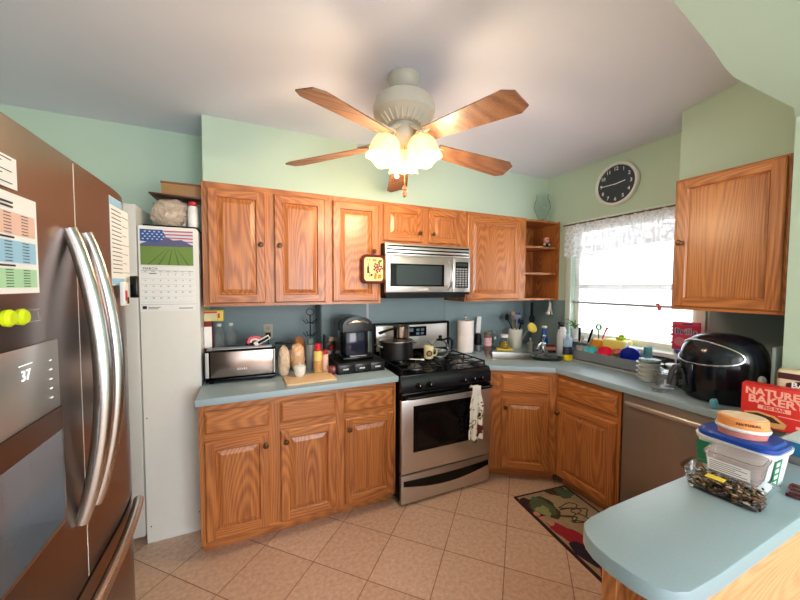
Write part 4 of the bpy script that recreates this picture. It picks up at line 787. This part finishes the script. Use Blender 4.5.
def ut(name,lb,cat,pts,r,head,mm,loc=(2.395,2.50,Z+.0105)):
    m=MB(); m.T=Matrix.Diagonal((1,1,1.18,1)); m.tube(pts,r*1.2,8); head(m); S(name,lb,cat,m,mm,loc)
ut('ladle','grey ladle standing in the white crock','utensil',[(.02,-.01,0),(-.015,-.03,.20),(-.03,-.04,.24)],.005,lambda m:m.lathe([(0,.0),(.025,.004),(.042,.02),(.046,.04),(.042,.04),(.036,.018),(0,.006)],18,(-.045,-.045,.232)),GREY)
ut('spatula','blue spatula standing in the white crock','utensil',[(-.02,.02,0),(.03,.01,.20)],.005,lambda m:m.box(.005,.062,.004,.014,.195,.285,bev=.004),mat('spatula_blue',(30,70,140),.4))
ut('wooden_spoon','wooden spoon leaning back in the white crock','utensil',[(.01,.03,0),(-.01,.035,.24)],.005,lambda m:m.ell((-.012,.035,.265),.022,.008,.034),mat('spoon_wood',(170,124,84),.6))
ut('serving_spoon','black serving spoon leaning left in the white crock','utensil',[(.03,-.02,0),(-.045,.03,.19),(-.065,.04,.22)],.005,lambda m:m.ell((-.075,.045,.245),.026,.010,.030),BLACKM)
ut('pasta_fork','dark plastic fork leaning right in the white crock','utensil',[(-.03,-.02,0),(.045,-.025,.195)],.006,lambda m:m.ell((.055,-.025,.205),.020,.014,.022),BLACK)
m=MB(); m.T=Matrix.Translation((0,0,.205))@Matrix.Rotation(R(62),4,'X'); m.lathe([(0,0),(.045,0),(.050,.006),(.050,.018),(.042,.024),(0,.024)],28); m.T=Matrix.Identity(4); m.tube([(0,.01,.205),(-.02,.05,.16),(-.05,.10,.02),(-.05,.10,0)],.006,8,m=1); m.cyl(.018,0,.012,(-.05,.10),m=1)
S('dish_brush','round yellow dish brush on a stem beside the crock','brush',m,[mat('brush_yellow',(232,206,90),.7,bump=.4,bscale=120),GREY],(2.46,2.36,Z))
m=MB(); m.cyl(.03,0,.09,bev=.004); m.cyl(.010,.09,.125); m.tube([(0,0,.125),(-.03,-.02,.132)],.006,8); S('soap_pump','grey metal soap pump next to the faucet','soap dispenser',m,STEEL,(2.36,2.27,Z))
bb=E('dish_soap_bottle','slim dark blue dish soap bottle behind the drying tray','bottle',(2.52,2.26,Z)); P('body',MB().lathe([(0,0),(.04,0),(.043,.006),(.043,.09),(.030,.14),(.022,.19),(.022,.215),(0,.215)],24,sy=.7),mat('bottle_blue',(26,66,140),.2),bb); P('cap',MB().cyl(.024,.2155,.235,bev=.002),WHITE,bb)
m=MB(); m.box(-.05,.05,-.03,.03,0,.075,bev=.006).box(-.051,.051,-.031,.031,.025,.055,m=1); S('sponge_pack','red and white sponge pack before the blue bottle','sponge',m,[mat('dark_sponge',(70,50,44),.7),mat('pack_red_white',(206,130,110),.6)],(2.505,2.185,Z),R(-30))
tr_=E('drying_tray','dark green oval tray of rinsed lids at the sink edge','tray',(2.215,1.955,Z+.0055),dang); P('tray',MB().lathe([(0,0),(.11,0),(.13,.022),(.135,.026),(.125,.026),(.105,.005),(0,.004)],30,sx=1.0,sy=.62),mat('tray_dark_green',(22,44,40),.35),tr_)
m=crumple(.075,.04,.022,8,.3,3); P('lids',MB().lathe([(.008,.008),(.03,.03),(.012,.07),(0,.075)],16,(.0,.02,0)).tube([(-.07,0,.02),(-.02,-.01,.05),(.03,0,.03)],.008,6).lathe([(.03,.010),(.045,.018),(.04,.022),(0,.020)],18,(-.03,0,0)).lathe([(.02,.010),(.04,.02),(.035,.026),(0,.024)],18,(.05,.01,0)),mat('lid_black_white',(70,76,74),.3,noise=.8,nscale=30),tr_)
m.bm.free()
# things hanging below the corner shelf
def hangers(label,cat,name,x,y,build,mm):
    m=MB(); m.tube([(0,0,0),(0,0,-.02),(.0,-.006,-.03)],.0025,6); build(m); S(name,label,cat,m,mm,(x,y,UB-.0005))
hangers('set of black measuring cups hanging under the corner shelf','measuring cups','measuring_cups',2.60,2.50,lambda m:(m.box(-.014,.014,-.012,.0,-.20,-.03,bev=.004),m.ell((0,-.01,-.20),.036,.02,.045)),[BLACKM])
hangers('white rotary cutter hanging under the corner shelf at the window side','utensil','hanging_utensil',2.715,2.38,lambda m:(m.ell((0,-.008,-.045),.016,.01,.025),m.tube([(0,-.008,-.06),(-.015,-.008,-.12),(-.035,-.008,-.145)],[.012,.014,.022],10),m.tube([(0,-.008,-.06),(.02,-.008,-.12),(.028,-.008,-.15)],[.010,.008,.008],8)),[CER])
sb2=E('spray_bottle','tall white spray bottle with a black trigger in the counter corner','bottle',(2.565,2.10,Z)); P('body',MB().lathe([(0,0),(.04,0),(.044,.006),(.044,.17),(.034,.215),(.018,.245),(0,.245)],24),mat('white_plastic_bottle',(214,218,224),.35),sb2); P('trigger',MB().cyl(.019,.2455,.262).box(-.045,.022,-.012,.012,.262,.292,bev=.006).tube([(-.03,0,.265),(-.045,0,.245),(-.042,0,.225)],.006,6),BLACKM,sb2)
ds=E('dish_soap_bottle','clear dish soap bottle with a dark label and yellow liquid by the dish rack','bottle',(2.365,1.880,Z)); P('body',MB().lathe([(0,0),(.040,0),(.046,.01),(.045,.05),(.040,.12),(.046,.165),(.040,.185),(.014,.20),(.012,.22),(0,.22)],26,sy=.62),mat('soap_clear_blue',(206,226,244),.1,trans=.6,ior=1.2),ds); P('liquid',MB().lathe([(0,.003),(.043,.004),(.0475,.012),(.0465,.052),(0,.052)],26,sy=.66),mat('soap_yellow',(240,206,20),.25),ds); P('label',MB().lathe([(.0475,.053),(.0425,.118)],26,sy=.68),mat('label_navy',(26,30,54),.4),ds); P('spout',MB().cyl(.014,.2205,.24).tube([(0,0,.24),(0,0,.30)],.005,8),mat('spout_teal',(120,190,190),.4),ds)
# sill plant
pl=E('potted_plant','small plant with drooping leaves in a white pot on the window sill','plant',(XW-.035,2.10,WZ0-.0015))
P('pot',MB().lathe([(0,0),(.026,0),(.028,.004),(.038,.085),(.034,.085),(.028,.075),(0,.075)],24),mat('pot_white',(210,212,216),.4),pl)
P('soil',MB().cyl(.031,.0755,.080),mat('soil',(50,36,28),.9),pl)
m=MB()
for k in range(9):
    a=2.4*k; l=.035+.035*rnd.random(); h=.03+.05*rnd.random(); c,s_=math.cos(a)*.45,math.sin(a)
    m.tube([(0,0,.079),(c*l*.4,s_*l*.4,.079+h*.8),(c*l*.8,s_*l*.8,.079+h),(c*l*1.1,s_*l*1.1,.079+h*.7)],[.002,.004,.005,.001],6,flat=1.6)
m.tube([(0,0,.08),(-.02,.02,.14),(-.04,.05,.17),(-.06,.09,.165),(-.065,.11,.12)],.003,6); m.tube([(0,0,.08),(-.01,.03,.12),(-.02,.05,.135),(-.03,.075,.115)],.003,6)
P('leaves',m,LEAF,pl)

# ================= DISH RACK =================
RZ=Z
RKX=0
rk=E('dish_rack','grey dish drying basin full of dishes beneath the window','dish rack',(2.575,1.625,RZ),R(3))
def basin(mb,hx,hy,h,z0,r=.05,fl=1.10):
    o1=rrect(hx,hy,r); o2=[(x*fl,y*fl) for x,y in o1]; i2=[(x*(fl-.05),y*(fl-.03)) for x,y in o1]; i1=[(x*.95,y*.97) for x,y in o1]
    ringmesh(mb,o1,z0,o2,z0+h); ringmesh(mb,o2,z0+h,i2,z0+h); ringmesh(mb,i2,z0+h,i1,z0+.006); mb._add([(x,y,z0) for x,y in o1],[tuple(range(len(o1)))]); mb._add([(x,y,z0+.006) for x,y in i1],[tuple(range(len(i1)))])
m=MB(); basin(m,.145,.275,.075,.018,fl=1.06); P('basin',m,mat('basin_grey',(126,132,140),.4),rk)
m=MB(); basin(m,.160,.300,.014,0,fl=1.04); P('drip_tray',m,LGREY,rk)
def rp_(x,y,z): # rack-frame to world
    c,s_=math.cos(R(3)),math.sin(R(3)); return (2.575+c*x-s_*y,1.625+s_*x+c*y,RZ+.0245+z)
bw=lambda r,h:[(0,0),(r*.45,0),(r*.5,.004),(r*.8,h*.45),(r,h),(r*.95,h),(r*.75,h*.48),(r*.45,.008),(0,.006)]
def dish(name,lb,cat,pr,mm,p,eul=(0,0,0),extra=None):
    m=MB(); m.lathe(pr,30); 
    if extra: extra(m)
    return S(name,lb,cat,m,mm,rp_(*p),eul=eul)
dish('cereal_bowl','red plastic bowl tipped in the dish basin','bowl',bw(.050,.05),[mat('bowl_red',(226,34,72),.4)],(-.065,.035,.048),(R(12),R(-35),0))
dish('cereal_bowl','turquoise bowl at the far end of the dish basin','bowl',bw(.047,.04),[mat('bowl_turquoise',(70,190,200),.4)],(-.070,.145,.042),(R(8),R(-25),0))
dish('cereal_bowl','orange bowl behind the red one in the dish basin','bowl',bw(.036,.035),[mat('bowl_orange',(232,140,70),.4)],(-.015,.100,.060),(R(5),R(-30),0))
dish('cereal_bowl','pink bowl next to the yellow tub in the dish basin','bowl',bw(.033,.032),[mat('bowl_pink',(226,130,110),.4)],(-.012,-.025,.065),(0,R(-30),0))
dish('mug','big royal blue mug lying on its side in the dish basin','mug',[(0,0),(.055,0),(.060,.006),(.062,.105),(.057,.105),(.055,.010),(0,.008)],[mat('mug_royal_blue',(24,60,214),.25),CER],(-.020,-.120,.088),(R(90),R(0),R(-62)),lambda m:m.tube([(-.02,.060,.02),(-.02,.085,.03),(-.02,.09,.055),(-.02,.085,.08),(-.02,.060,.09)],.007,8,m=1))
dish('mixing_bowl','translucent pale bowl upended behind the blue mug','bowl',bw(.075,.07),[mat('bowl_clear_teal',(170,206,210),.15,trans=.4,ior=1.2)],(.062,-.178,.088),(R(180),R(10),0))
S('cutting_mat','teal square cutting mat standing at the near end of the dish basin','cutting board',MB().box(-.065,.065,-.005,.005,0,.165,bev=.004),mat('teal_mat',(80,160,176),.45),rp_(-.045,-.245,.0),R(8))
S('food_tub','pale yellow rectangular tub standing in the dish basin','tub',MB().box(-.06,.06,-.085,.085,0,.165,bev=.012),mat('pale_yellow_tub',(244,230,120),.4),rp_(.078,.03,.0),0)
S('food_tub','orange rectangular container at the far side of the dish basin','tub',MB().box(-.05,.05,-.045,.045,0,.150,bev=.010),mat('orange_tub',(232,160,50),.4),rp_(.065,.175,.0),0)
S('scrub_sponge','lime green sponge on top of the yellow tub','sponge',MB().box(-.03,.03,-.02,.03,0,.022,bev=.006).ell((0,0,.03),.02,.02,.014),mat('lime_sponge',(170,206,50),.8),rp_(.078,.0,.1655),0)
cad=E('cutlery_caddy','white slotted cutlery cup in the far corner of the dish basin','cup',rp_(-.06,.235,0),0); P('cup',MB().lathe([(0,0),(.034,0),(.040,.09),(.036,.09),(.031,.006),(0,.006)],20),LGREY,cad)
ks=[('knife','kitchen knife with a long dark handle, leftmost in the cutlery cup',(-.01,.02),(.01,.03,.24),BLACKM,GREY),('knife','kitchen knife with a dark handle, nearest the window in the cutlery cup',(.02,.0),(.06,-.05,.235),BLACKM,GREY),('fork','steel fork leaning toward the counter in the cutlery cup',(-.01,-.01),(-.05,-.03,.17),STEEL,STEEL),('spoon','steel spoon upright in the cutlery cup',(0,.01),(-.015,-.02,.165),STEEL,STEEL),('fork','steel fork leaning toward the orange container from the cutlery cup',(.01,0),(.03,-.075,.16),STEEL,STEEL)]
for nm,lb,a,b_,m1,m2_ in ks:
    m=MB(); p0=Vector((a[0],a[1],.008)); p1=Vector(b_); m.tube([p0,p0.lerp(p1,.5)],[.004,.005],6,m=1)
    if nm=='knife': m.tube([p0.lerp(p1,.5),p0.lerp(p1,.6),p1],[.006,.009,.010],8)
    elif nm=='spoon': m.tube([p0.lerp(p1,.5),p0.lerp(p1,.8)],.004,6); m.ell(tuple(p1),.014,.006,.022)
    else:
        m.tube([p0.lerp(p1,.5),p0.lerp(p1,.85)],.004,6)
        for dx in (-.008,0,.008): q0=p0.lerp(p1,.85); m.tube([q0,(q0.x+dx,q0.y,q0.z+.012),(p1.x+dx,p1.y,p1.z+.01)],.002,5)
    S(nm,lb,'cutlery',m,[m1,m2_],rp_(-.06,.235,0))
m=MB(); m.tube([(.028*math.cos(t),.004*math.sin(t),.15+.034*math.sin(t)) for t in [2*PI*k/18 for k in range(18)]],.008,8,close=True); m.tube([(0,0,.0),(0,0,.118)],.006,6); m.bm.transform(Matrix.Diagonal((1,1,.65,1))); S('peeler','green ring-handled utensil standing in the orange container','utensil',m,mat('ring_green',(90,150,70),.5),rp_(.065,.175,.0005+.150))
m=MB(); m.tube([(0,0,0),(.01,-.02,.07),(.02,-.03,.10)],[.005,.007,.010],8); S('spatula','red handle sticking up from the orange container','utensil',m,mat('handle_red',(220,80,60),.5),rp_(.075,.150,.1505))

# stacked bowls / clear jars
for k in range(4):
    lb=['lowest white bowl of the stack on the right counter','second white bowl from the bottom of the stack on the right counter','third white bowl from the bottom of the stack on the right counter','topmost white bowl of the stack on the right counter'][k]
    o=E('storage_bowl',lb,'bowl',(2.352,1.262,Z+.030*k),0,'white bowls stacked beside the dish rack'); P('bowl',MB().lathe([(0,0),(.048,0),(.05,.003),(.066,.026),(.0735,.028),(.0735,.0295),(.060,.0295),(.046,.006),(0,.006)],30),mat('milky_plastic',(212,214,212),.3),o)
S('food_cover','clear grey lid lying on the stack of white bowls','lid',MB().lathe([(0,0),(.055,0),(.060,.008),(.058,.020),(.045,.024),(0,.024)],28),mat('smoky_lid',(130,150,150),.2,trans=.4,ior=1.2),(2.352,1.262,Z+.1205))
jr=E('storage_jar','clear plastic jar with a small label before the stacked bowls','jar',(2.285,1.135,Z)); P('body',MB().lathe([(0,0),(.045,0),(.048,.006),(.047,.085),(.050,.09),(.047,.09),(.044,.084),(.045,.01),(0,.005)],28),CLEARP,jr); P('label',MB().box(-.018,.010,-.0492,-.0485,.03,.06).box(-.008,.004,-.0500,-.0493,.038,.052,m=1),[PAPER,INK],jr).rotation_euler=(0,0,R(-50)); P('lid',MB().cyl(.051,.0905,.100,bev=.003),CLEARP,jr)
S('food_cover','upturned clear lid at the front of the right counter','lid',MB().lathe([(0,0),(.03,0),(.042,.022),(.044,.024),(.038,.02),(0,.006)],24),CLEARP,(2.165,1.11,Z))
jr=E('storage_jar','clear plastic jar with a wide lid next to the blue-lidded tub','jar',(2.47,1.165,Z)); P('body',MB().lathe([(0,0),(.05,0),(.054,.006),(.054,.10),(0,.10)],28),mat('frosted_white_plastic',(214,218,222),.25,trans=.3,ior=1.2),jr); P('lid',MB().cyl(.064,.1005,.112,bev=.003),mat('pale_lid',(226,226,226),.3),jr)
# Brillo on blue-lid container
cn=E('storage_tub','white tub with a blue lid under the pink soap pad box','tub',(2.655,1.195,Z),R(0)); P('tub',MB().lathe([(0,0),(.065,0),(.075,.165),(0,.165)],30,sy=.9),mat('milky_tub',(206,212,222),.3),cn); P('lid',MB().lathe([(0,.1655),(.080,.1655),(.082,.172),(.080,.190),(0,.190)],30,sy=.9),mat('lid_blue',(40,90,190),.35),cn)
bx=E('soap_pad_box','pink and red soap pad box with blue lettering standing on the blue lid','box',(2.645,1.205,Z+.1905),R(-72))
P('carton',box(-.070,.070,-.022,.022,0,.185,bev=.0015),mat('brillo_pink',(220,60,96),.5),bx)
m=MB(); m.box(-.0,.012,-.001,-.001+.0001,0,.001); m=MB(); m.prism([(0,0)]+[(.0,.0)],0,0) if False else None
m.box(-.066,.066,-.0228,-.0222,.112,.164,m=0); P('panel',m,[mat('brillo_red',(200,30,60),.5)],bx)
m=MB(); m.text('Brillo',.054,FR(.0,-.0234,.122),font_off=.0022); P('lettering_outline',m,WHITE,bx)
m=MB(); m.text('Brillo',.052,FR(.0,-.0246,.122),font_off=.0004); m.box(-.02,.035,-.0236,-.0226,.168,.176); P('lettering',m,mat('brillo_blue',(20,40,150),.4),bx)
m=MB(); m.T=Matrix.Rotation(PI/2,4,'X'); m.lathe([(0,.0236),(.030,.0228)],18,(-.03,.055,0)); m.lathe([(0,.0240),(.026,.0230)],18,(.02,.04,0)); m.lathe([(0,.0238),(.022,.0228)],18,(.045,.07,0)); P('pad_picture',m,mat('pad_pink',(226,130,150),.6),bx)
# sun catcher
m=MB(); m.tube([(0,0,.0),(0,0,-.69)],.0012,5); m.ell((0,0,-.715),.006,.013,.022,m=1); m.ell((0,.012,-.69),.006,.014,.008,m=1); m.tube([(0,0,-.66),(0,-.015,-.65),(0,-.035,-.645),(0,-.05,-.665)],.003,6,m=2)
S('sun_catcher','small red bird ornament hanging in front of the window','ornament',m,[LGREY,mat('ornament_red',(220,90,90),.3),mat('ornament_orange',(224,150,110),.4)],(XW-.0745,1.395,2.087))
# outside plant seen through window
m=MB()
for k in range(14):
    a=k*2.4; m.ell((.02*math.cos(a),.03*math.sin(a),.02+.011*k),.012,.016,.008,seg=8,rings=5)
m.cyl(.02,-.05,.01,seg=12,m=1); S('figurine','small potted flower ornament on the window sill beside the soap pad box','ornament',m,[mat('flower_mix',(190,180,110),.6,noise=.5,nscale=60),CER],(XW-.030,1.30,WZ0+.049))

# ================= AIR FRYER =================
af=E('air_fryer','large glossy black air fryer with a silver trim loop on the right counter','air fryer',(2.333,.895,Z),R(-131))
AB=mat('fryer_black',(14,17,26),.16)
m=MB(); pr=[(0,0),(.125,0),(.138,.006),(.158,.06),(.168,.14),(.168,.22),(.160,.27),(.140,.315),(.10,.345),(.05,.358),(0,.36)]
m.lathe(pr,44,sx=1.0,sy=1.08); P('body',m,AB,af)
m=MB(); trp=[]
def fry(a,z):
    for (r0,z0_),(r1,z1_) in zip(pr[1:],pr[2:]):
        if z0_<=z<=z1_: t=(z-z0_)/(z1_-z0_+1e-9); r=r0+(r1-r0)*t; break
    return (r*math.cos(a)*1.012,r*1.08*math.sin(a)*1.012,z)
for k in range(40):
    t=2*PI*k/40; a=R(-66)+R(66)*math.cos(t)*(1-.15*math.sin(t)); z=.262+.062*math.sin(t); trp.append(fry(a,z))
m.tube(trp,.0045,8,close=True); P('trim_loop',m,CHROME,af,'silver trim loop')
P('vent',MB().ell(fry(R(25),.15),.012,.020,.022),LGREY,af)
m=MB(); m.T=Matrix.Rotation(R(-90),4,'Z'); m.box(.160,.178,-.075,.075,.03,.20,bev=.01); P('basket_front',m,AB,af)
m=MB(); m.tube([(-.02,-.175,.165),(-.02,-.205,.160),(-.02,-.220,.13),(-.02,-.232,.055)],[.012,.013,.014,.011],10,flat=1.2); P('handle',m,mat('fryer_handle',(60,62,68),.3),af)
S('bread_box','plain black box behind the air fryer','box',MB().box(-.09,.09,-.06,.06,0,.17,bev=.008),BLACKM,(2.655,.775,Z))
S('cutting_board','pale blue-grey cutting board standing on edge by the wall end','cutting board',MB().box(-.055,.055,-.008,.008,0,.32,bev=.006),mat('grey_blue_board',(160,176,180),.4),(2.348,.692,Z),0)
# bagel bag
bg_=E('bagel_bag','cream bagel bag with a dark banner behind the red snack box','bag',(2.205,.545,Z),R(-78)); P('bag',box(-.10,.09,-.035,.035,0,.245,bev=.012,seg=3),mat('bagel_cream',(222,206,176),.6),bg_)
m=MB(); m.box(-.098,.088,-.0365,-.0352,.205,.232,m=0); m.prism([(0,0),(0,0.0001),(0.0001,0)],0,.00001) if False else None
m.T=Matrix.Rotation(PI/2,4,'X'); m.prism([(-.075+.15*k/10,.150+.018*math.sin(PI*k/10)) for k in range(11)]+[(.078-.15*k/10,.188+.018*math.sin(PI*k/10)) for k in range(11)],.0352,.0365,m=0); m.T=Matrix.Identity(4)
P('banner',m,[mat('banner_maroon',(70,24,30),.5)],bg_); m=MB(); m.text('BAGELS',.034,FR(.0,-.0370,.182),font_off=.0008); P('lettering',m,PAPER,bg_)
# red snack box
nb=E('snack_box',"red fig bar box with pale block lettering behind the blue-lidded tub",'box',(2.075,.600,Z),R(-80))
RB_=mat('bakery_red',(214,44,40),.45); LT=mat('bakery_light',(244,170,150),.5)
P('carton',box(-.112,.095,-.035,.035,0,.180,bev=.0015),RB_,nb)
m=MB(); m.text("NATURE'S",.041,FR(-.008,-.0356,.151),font_off=.0016); m.text('BAKERY',.046,FR(-.008,-.0356,.117),font_off=.0016); P('lettering',m,LT,nb)
m=MB(); m.box(-.06,.035,-.0358,-.0352,.078,.096,m=0); m.text('FIG BAR',.018,FR(-.012,-.0362,.087),m=1,font_off=.0004); m.box(.0,.072,-.0358,-.0352,.060,.0635); m.box(.05,.08,-.0358,-.0352,.022,.034); P('fig_bar_banner',m,[LT,RB_],nb)
m=MB(); m.T=Matrix.Rotation(PI/2,4,'X'); m.prism([(-.10,.055),(-.06,.066),(-.01,.058),(.025,.03),(.02,.01),(-.01,.005),(-.06,.030),(-.10,.035)],.0352,.0362); m.prism([(-.095,.05),(-.06,.058),(-.015,.050),(.01,.03),(-.02,.028),(-.06,.042)],.0363,.0368,m=1); P('bar_picture',m,[mat('bar_tan',(214,160,96),.6),mat('fig_brown',(70,36,26),.6)],nb)

# ================= PENINSULA ITEMS =================
def rbox(mb,hx0,hy0,hx1,hy1,z0,z1,r=.03,m=0,cap=True,n=5):
    a=rrect(hx0,hy0,min(r,hx0*.6,hy0*.6),n); b=rrect(hx1,hy1,min(r,hx1*.6,hy1*.6),n); ringmesh(mb,a,z0,b,z1,m)
    if cap: mb._add([(x,y,z0) for x,y in a],[tuple(range(len(a)))],m); mb._add([(x,y,z1) for x,y in b],[tuple(range(len(b)))],m)
tb=E('storage_tub','white tub with a royal blue lid and green label on the peninsula','tub',(1.447,.497,Z),R(-90))
m=MB(); rbox(m,.080,.066,.092,.078,0,.116); rbox(m,.098,.083,.100,.085,.108,.120,.04); P('tub',m,mat('tub_white',(226,230,232),.35),tb)
m=MB(); rbox(m,.096,.081,.096,.081,.1205,.132,.045); rbox(m,.088,.073,.083,.068,.1322,.139,.04); P('lid',m,mat('tub_lid_blue',(20,66,160),.35),tb)
m=MB(); m.T=Matrix.Translation((0,-.0665,0))@Matrix.Rotation(R(5.9),4,'X'); m.box(-.085,-.035,-.0012,-.0004,.02,.10); m.T=Matrix.Identity(4); P('label',m,[mat('label_green',(20,120,84),.5)],tb)
m=MB(); m.T=Matrix.Translation((.0805,0,0))@Matrix.Rotation(R(90-0),4,'Z')@Matrix.Rotation(R(5.9),4,'X'); m.box(-.052,-.004,-.0012,-.0004,.012,.10,m=0)
for k in range(4): m.box(-.040,-.018,-.0018,-.0013,.020+.02*k,.032+.02*k,m=1)
m.T=Matrix.Identity(4); P('label',m,[mat('label_green',(20,120,84),.5),PAPER],tb)
dl_=E('deli_cup','round orange-topped cup of candied nuts on the blue lid','tub',(1.430,.492,Z+.1397),R(-60))
P('cup',MB().lathe([(0,0),(.056,0),(.060,.020),(0,.020)],34,sy=.8),mat('cup_pink_label',(206,130,120),.4,noise=.25,nscale=60),dl_); P('rim',MB().lathe([(.0,.0203),(.063,.0203),(.065,.026),(.063,.030),(0,.030)],34,sy=.8),mat('rim_white',(228,226,222),.4),dl_)
P('lid',MB().lathe([(0,.0303),(.059,.0303),(.060,.034),(.058,.058),(.055,.060),(0,.060)],34,sy=.8),mat('lid_orange',(232,150,90),.3,noise=.15,nscale=40),dl_); m=MB(); m.lathe([(0,.0602),(.053,.0602),(.053,.0615),(0,.0615)],30,sy=.8); P('top_label',m,mat('lid_cream_label',(236,200,170),.5,noise=.3,nscale=50),dl_)
m=MB()
for k,ch in enumerate('NATURAL'): 
    a=R(-108+8*k); m.T=Matrix.Translation((.0608*math.cos(a),.0608*.8*math.sin(a),.045))@Matrix.Rotation(a+PI/2,4,'Z')@Matrix.Rotation(PI/2,4,'X'); m.text(ch,.011,Matrix.Identity(4),font_off=.0003)
m.T=Matrix.Identity(4); P('lettering',m,mat('dark_brown_ink',(90,30,20),.5),dl_)
# clear clamshell with mixed nuts
cs=E('clamshell_tray','clear plastic clamshell of sunflower seeds and nuts on the peninsula','tray',(1.270,.466,Z),R(-84))
m=MB(); a0=rrect(.078,.046,.018); a1=rrect(.088,.056,.02); a2=rrect(.098,.064,.025); a3=rrect(.086,.054,.02); a4=rrect(.076,.044,.018)
ringmesh(m,a0,0,a1,.055); ringmesh(m,a1,.055,a2,.058); ringmesh(m,a2,.058,a3,.0565); ringmesh(m,a3,.0565,a4,.002); m._add([(x,y,0) for x,y in a0],[tuple(range(len(a0)))]); m._add([(x,y,.002) for x,y in a4],[tuple(range(len(a4)))])
P('tray',m,mat('clamshell_clear',(250,250,252),.05,trans=1,ior=1.06),cs)
SD=[mat('seed_dark',(60,42,36),.5),mat('seed_brown',(130,92,62),.5),mat('seed_cream',(206,186,156),.5)]
m=MB(); r_=random.Random(5)
for k in range(520):
    z=.005+.036*r_.random(); f=1+.12*z/.04; T=Matrix.Translation(((r_.random()*2-1)*.066*f,(r_.random()*2-1)*.037*f,z))@Matrix.Rotation(r_.random()*6,4,'Z')@Matrix.Rotation(r_.random()*2,4,'X')
    m.T=T@Matrix.Diagonal((.0085,.0035,.0022,1)); m.lathe([(0,-1),(.8,-.5),(1,0),(.8,.5),(0,1)],6,m=r_.choice((0,0,1,1,2)))
m.T=Matrix.Identity(4); so=S('sunflower_seeds','dark and cream seeds and nuts filling the clear tray','seeds',m,SD,(1.270,.466,Z),R(-84)); so['kind']='stuff'
c2=E('deli_container','clear rectangular container with a printed label atop the tray of seeds','container',(1.296,.455,Z+.0585),R(-84))
m=MB(); b0=rrect(.052,.042,.012); b1=rrect(.060,.050,.016); b2=rrect(.064,.054,.018); b3=rrect(.058,.048,.015); b4=rrect(.050,.040,.012)
ringmesh(m,b0,0,b1,.055); ringmesh(m,b1,.055,b2,.056); ringmesh(m,b2,.056,b2,.061); ringmesh(m,b2,.061,b3,.0605); ringmesh(m,b3,.0605,b4,.002); m._add([(x,y,0) for x,y in b0],[tuple(range(len(b0)))]); m._add([(x,y,.002) for x,y in b4],[tuple(range(len(b4)))])
P('tub',m,mat('container_milky',(244,234,234),.1,trans=.9,ior=1.1),c2)
m=MB(); m.T=Matrix.Translation((0,-.0425,.0))@Matrix.Rotation(R(8.3),4,'X'); m.box(-.050,.040,-.001,-.0004,.010,.046,m=0)
for k in range(5): m.box(-.046,.034-.012*(k%3),-.0014,-.0011,.015+.006*k,.017+.006*k,m=1)
m.T=Matrix.Identity(4); P('label',m,[mat('label_pale',(232,226,226),.5),mat('grey_ink',(130,120,120),.6)],c2)
m=MB(); rbox(m,.058,.048,.058,.048,.0612,.0632,.02); P('lid',m,mat('lid_clear',(240,240,240),.08,trans=.9,ior=1.12),c2)
S('price_sticker','yellow sticker card on the tray of seeds','card',MB().box(-.02,.02,-.012,.012,0,.002),YEL,(1.217,.470,Z+.0590),R(-84))
# boxes at the right edge
S('storage_box','grey box lowest of the pair beside the blue-lidded tub','box',MB().box(-.10,.10,-.058,.058,0,.030,bev=.003),mat('box_grey',(120,120,126),.5),(1.80,.425,Z))
bb_=E('tissue_box','bright blue box stacked on the grey box at the right edge','box',(1.80,.425,Z+.0305)); P('carton',box(-.10,.10,-.055,.055,0,.046,bev=.003),mat('tissue_blue',(30,120,176),.5),bb_); P('top_band',box(-.101,.101,-.056,.056,.0465,.054,bev=.001),mat('pale_blue_band',(206,222,232),.5),bb_)
m=MB(); m.box(-.04,.04,-.02,.02,0,.012,bev=.004)
for k in range(3): m.box(-.035+.026*k,-.014+.026*k,-.015,.015,.0122,.016,bev=.003)
S('chocolate_bar','dark maroon wrapped chocolate bar at the foot of the tub','candy',m,mat('choc_wrapper',(84,26,34),.25,noise=.3,nscale=50,coat=.5),(1.462,.378,Z),R(10))
S('plastic_bottle_cap','pale blue plastic packet behind the blue-lidded tub','packet',crumple(.035,.03,.075,31,.2,3),mat('packet_blue',(110,180,206),.3,noise=.3,nscale=20),(1.54,.553+.055-.03,Z)) if False else S('wipes_packet','pale blue packet behind the left corner of the blue-lidded tub','packet',crumple(.020,.014,.026,31,.15,3),mat('packet_blue',(110,180,206),.3,noise=.3,nscale=20),(2.118,.838,Z))

# shelf objects
VG=mat('thin_vase_glass',(250,252,252),.03,trans=1,ior=1.06)
vs_=E('glass_vase','tall clear glass vase on top of the corner shelf','vase',(2.615,2.405,UB+UH+.0005)); P('glass',MB().lathe([(0,0),(.05,0),(.052,.006),(.035,.03),(.055,.08),(.075,.14),(.066,.20),(.05,.235),(.058,.265),(.055,.265),(.046,.235),(.062,.20),(.071,.14),(.05,.08),(.028,.03),(0,.014)],30),VG,vs_)
fg=E('shelf_figurine','small figurine with a round pinkish head on the top shelf','figurine',(2.655,2.385,UB+.495+.0185)); P('body',MB().ell((0,0,.022),.034,.022,.022).ell((-.03,-.008,.03),.012,.012,.012,m=1).ell((.03,-.008,.03),.012,.012,.012,m=1),[BLACKM,CER],fg); P('head',MB().ell((0,-.004,.072),.034,.026,.030).ell((-.011,-.030,.075),.005,.003,.006,m=1).ell((.011,-.030,.075),.005,.003,.006,m=1),[mat('figurine_pink',(226,150,130),.5),INK],fg)
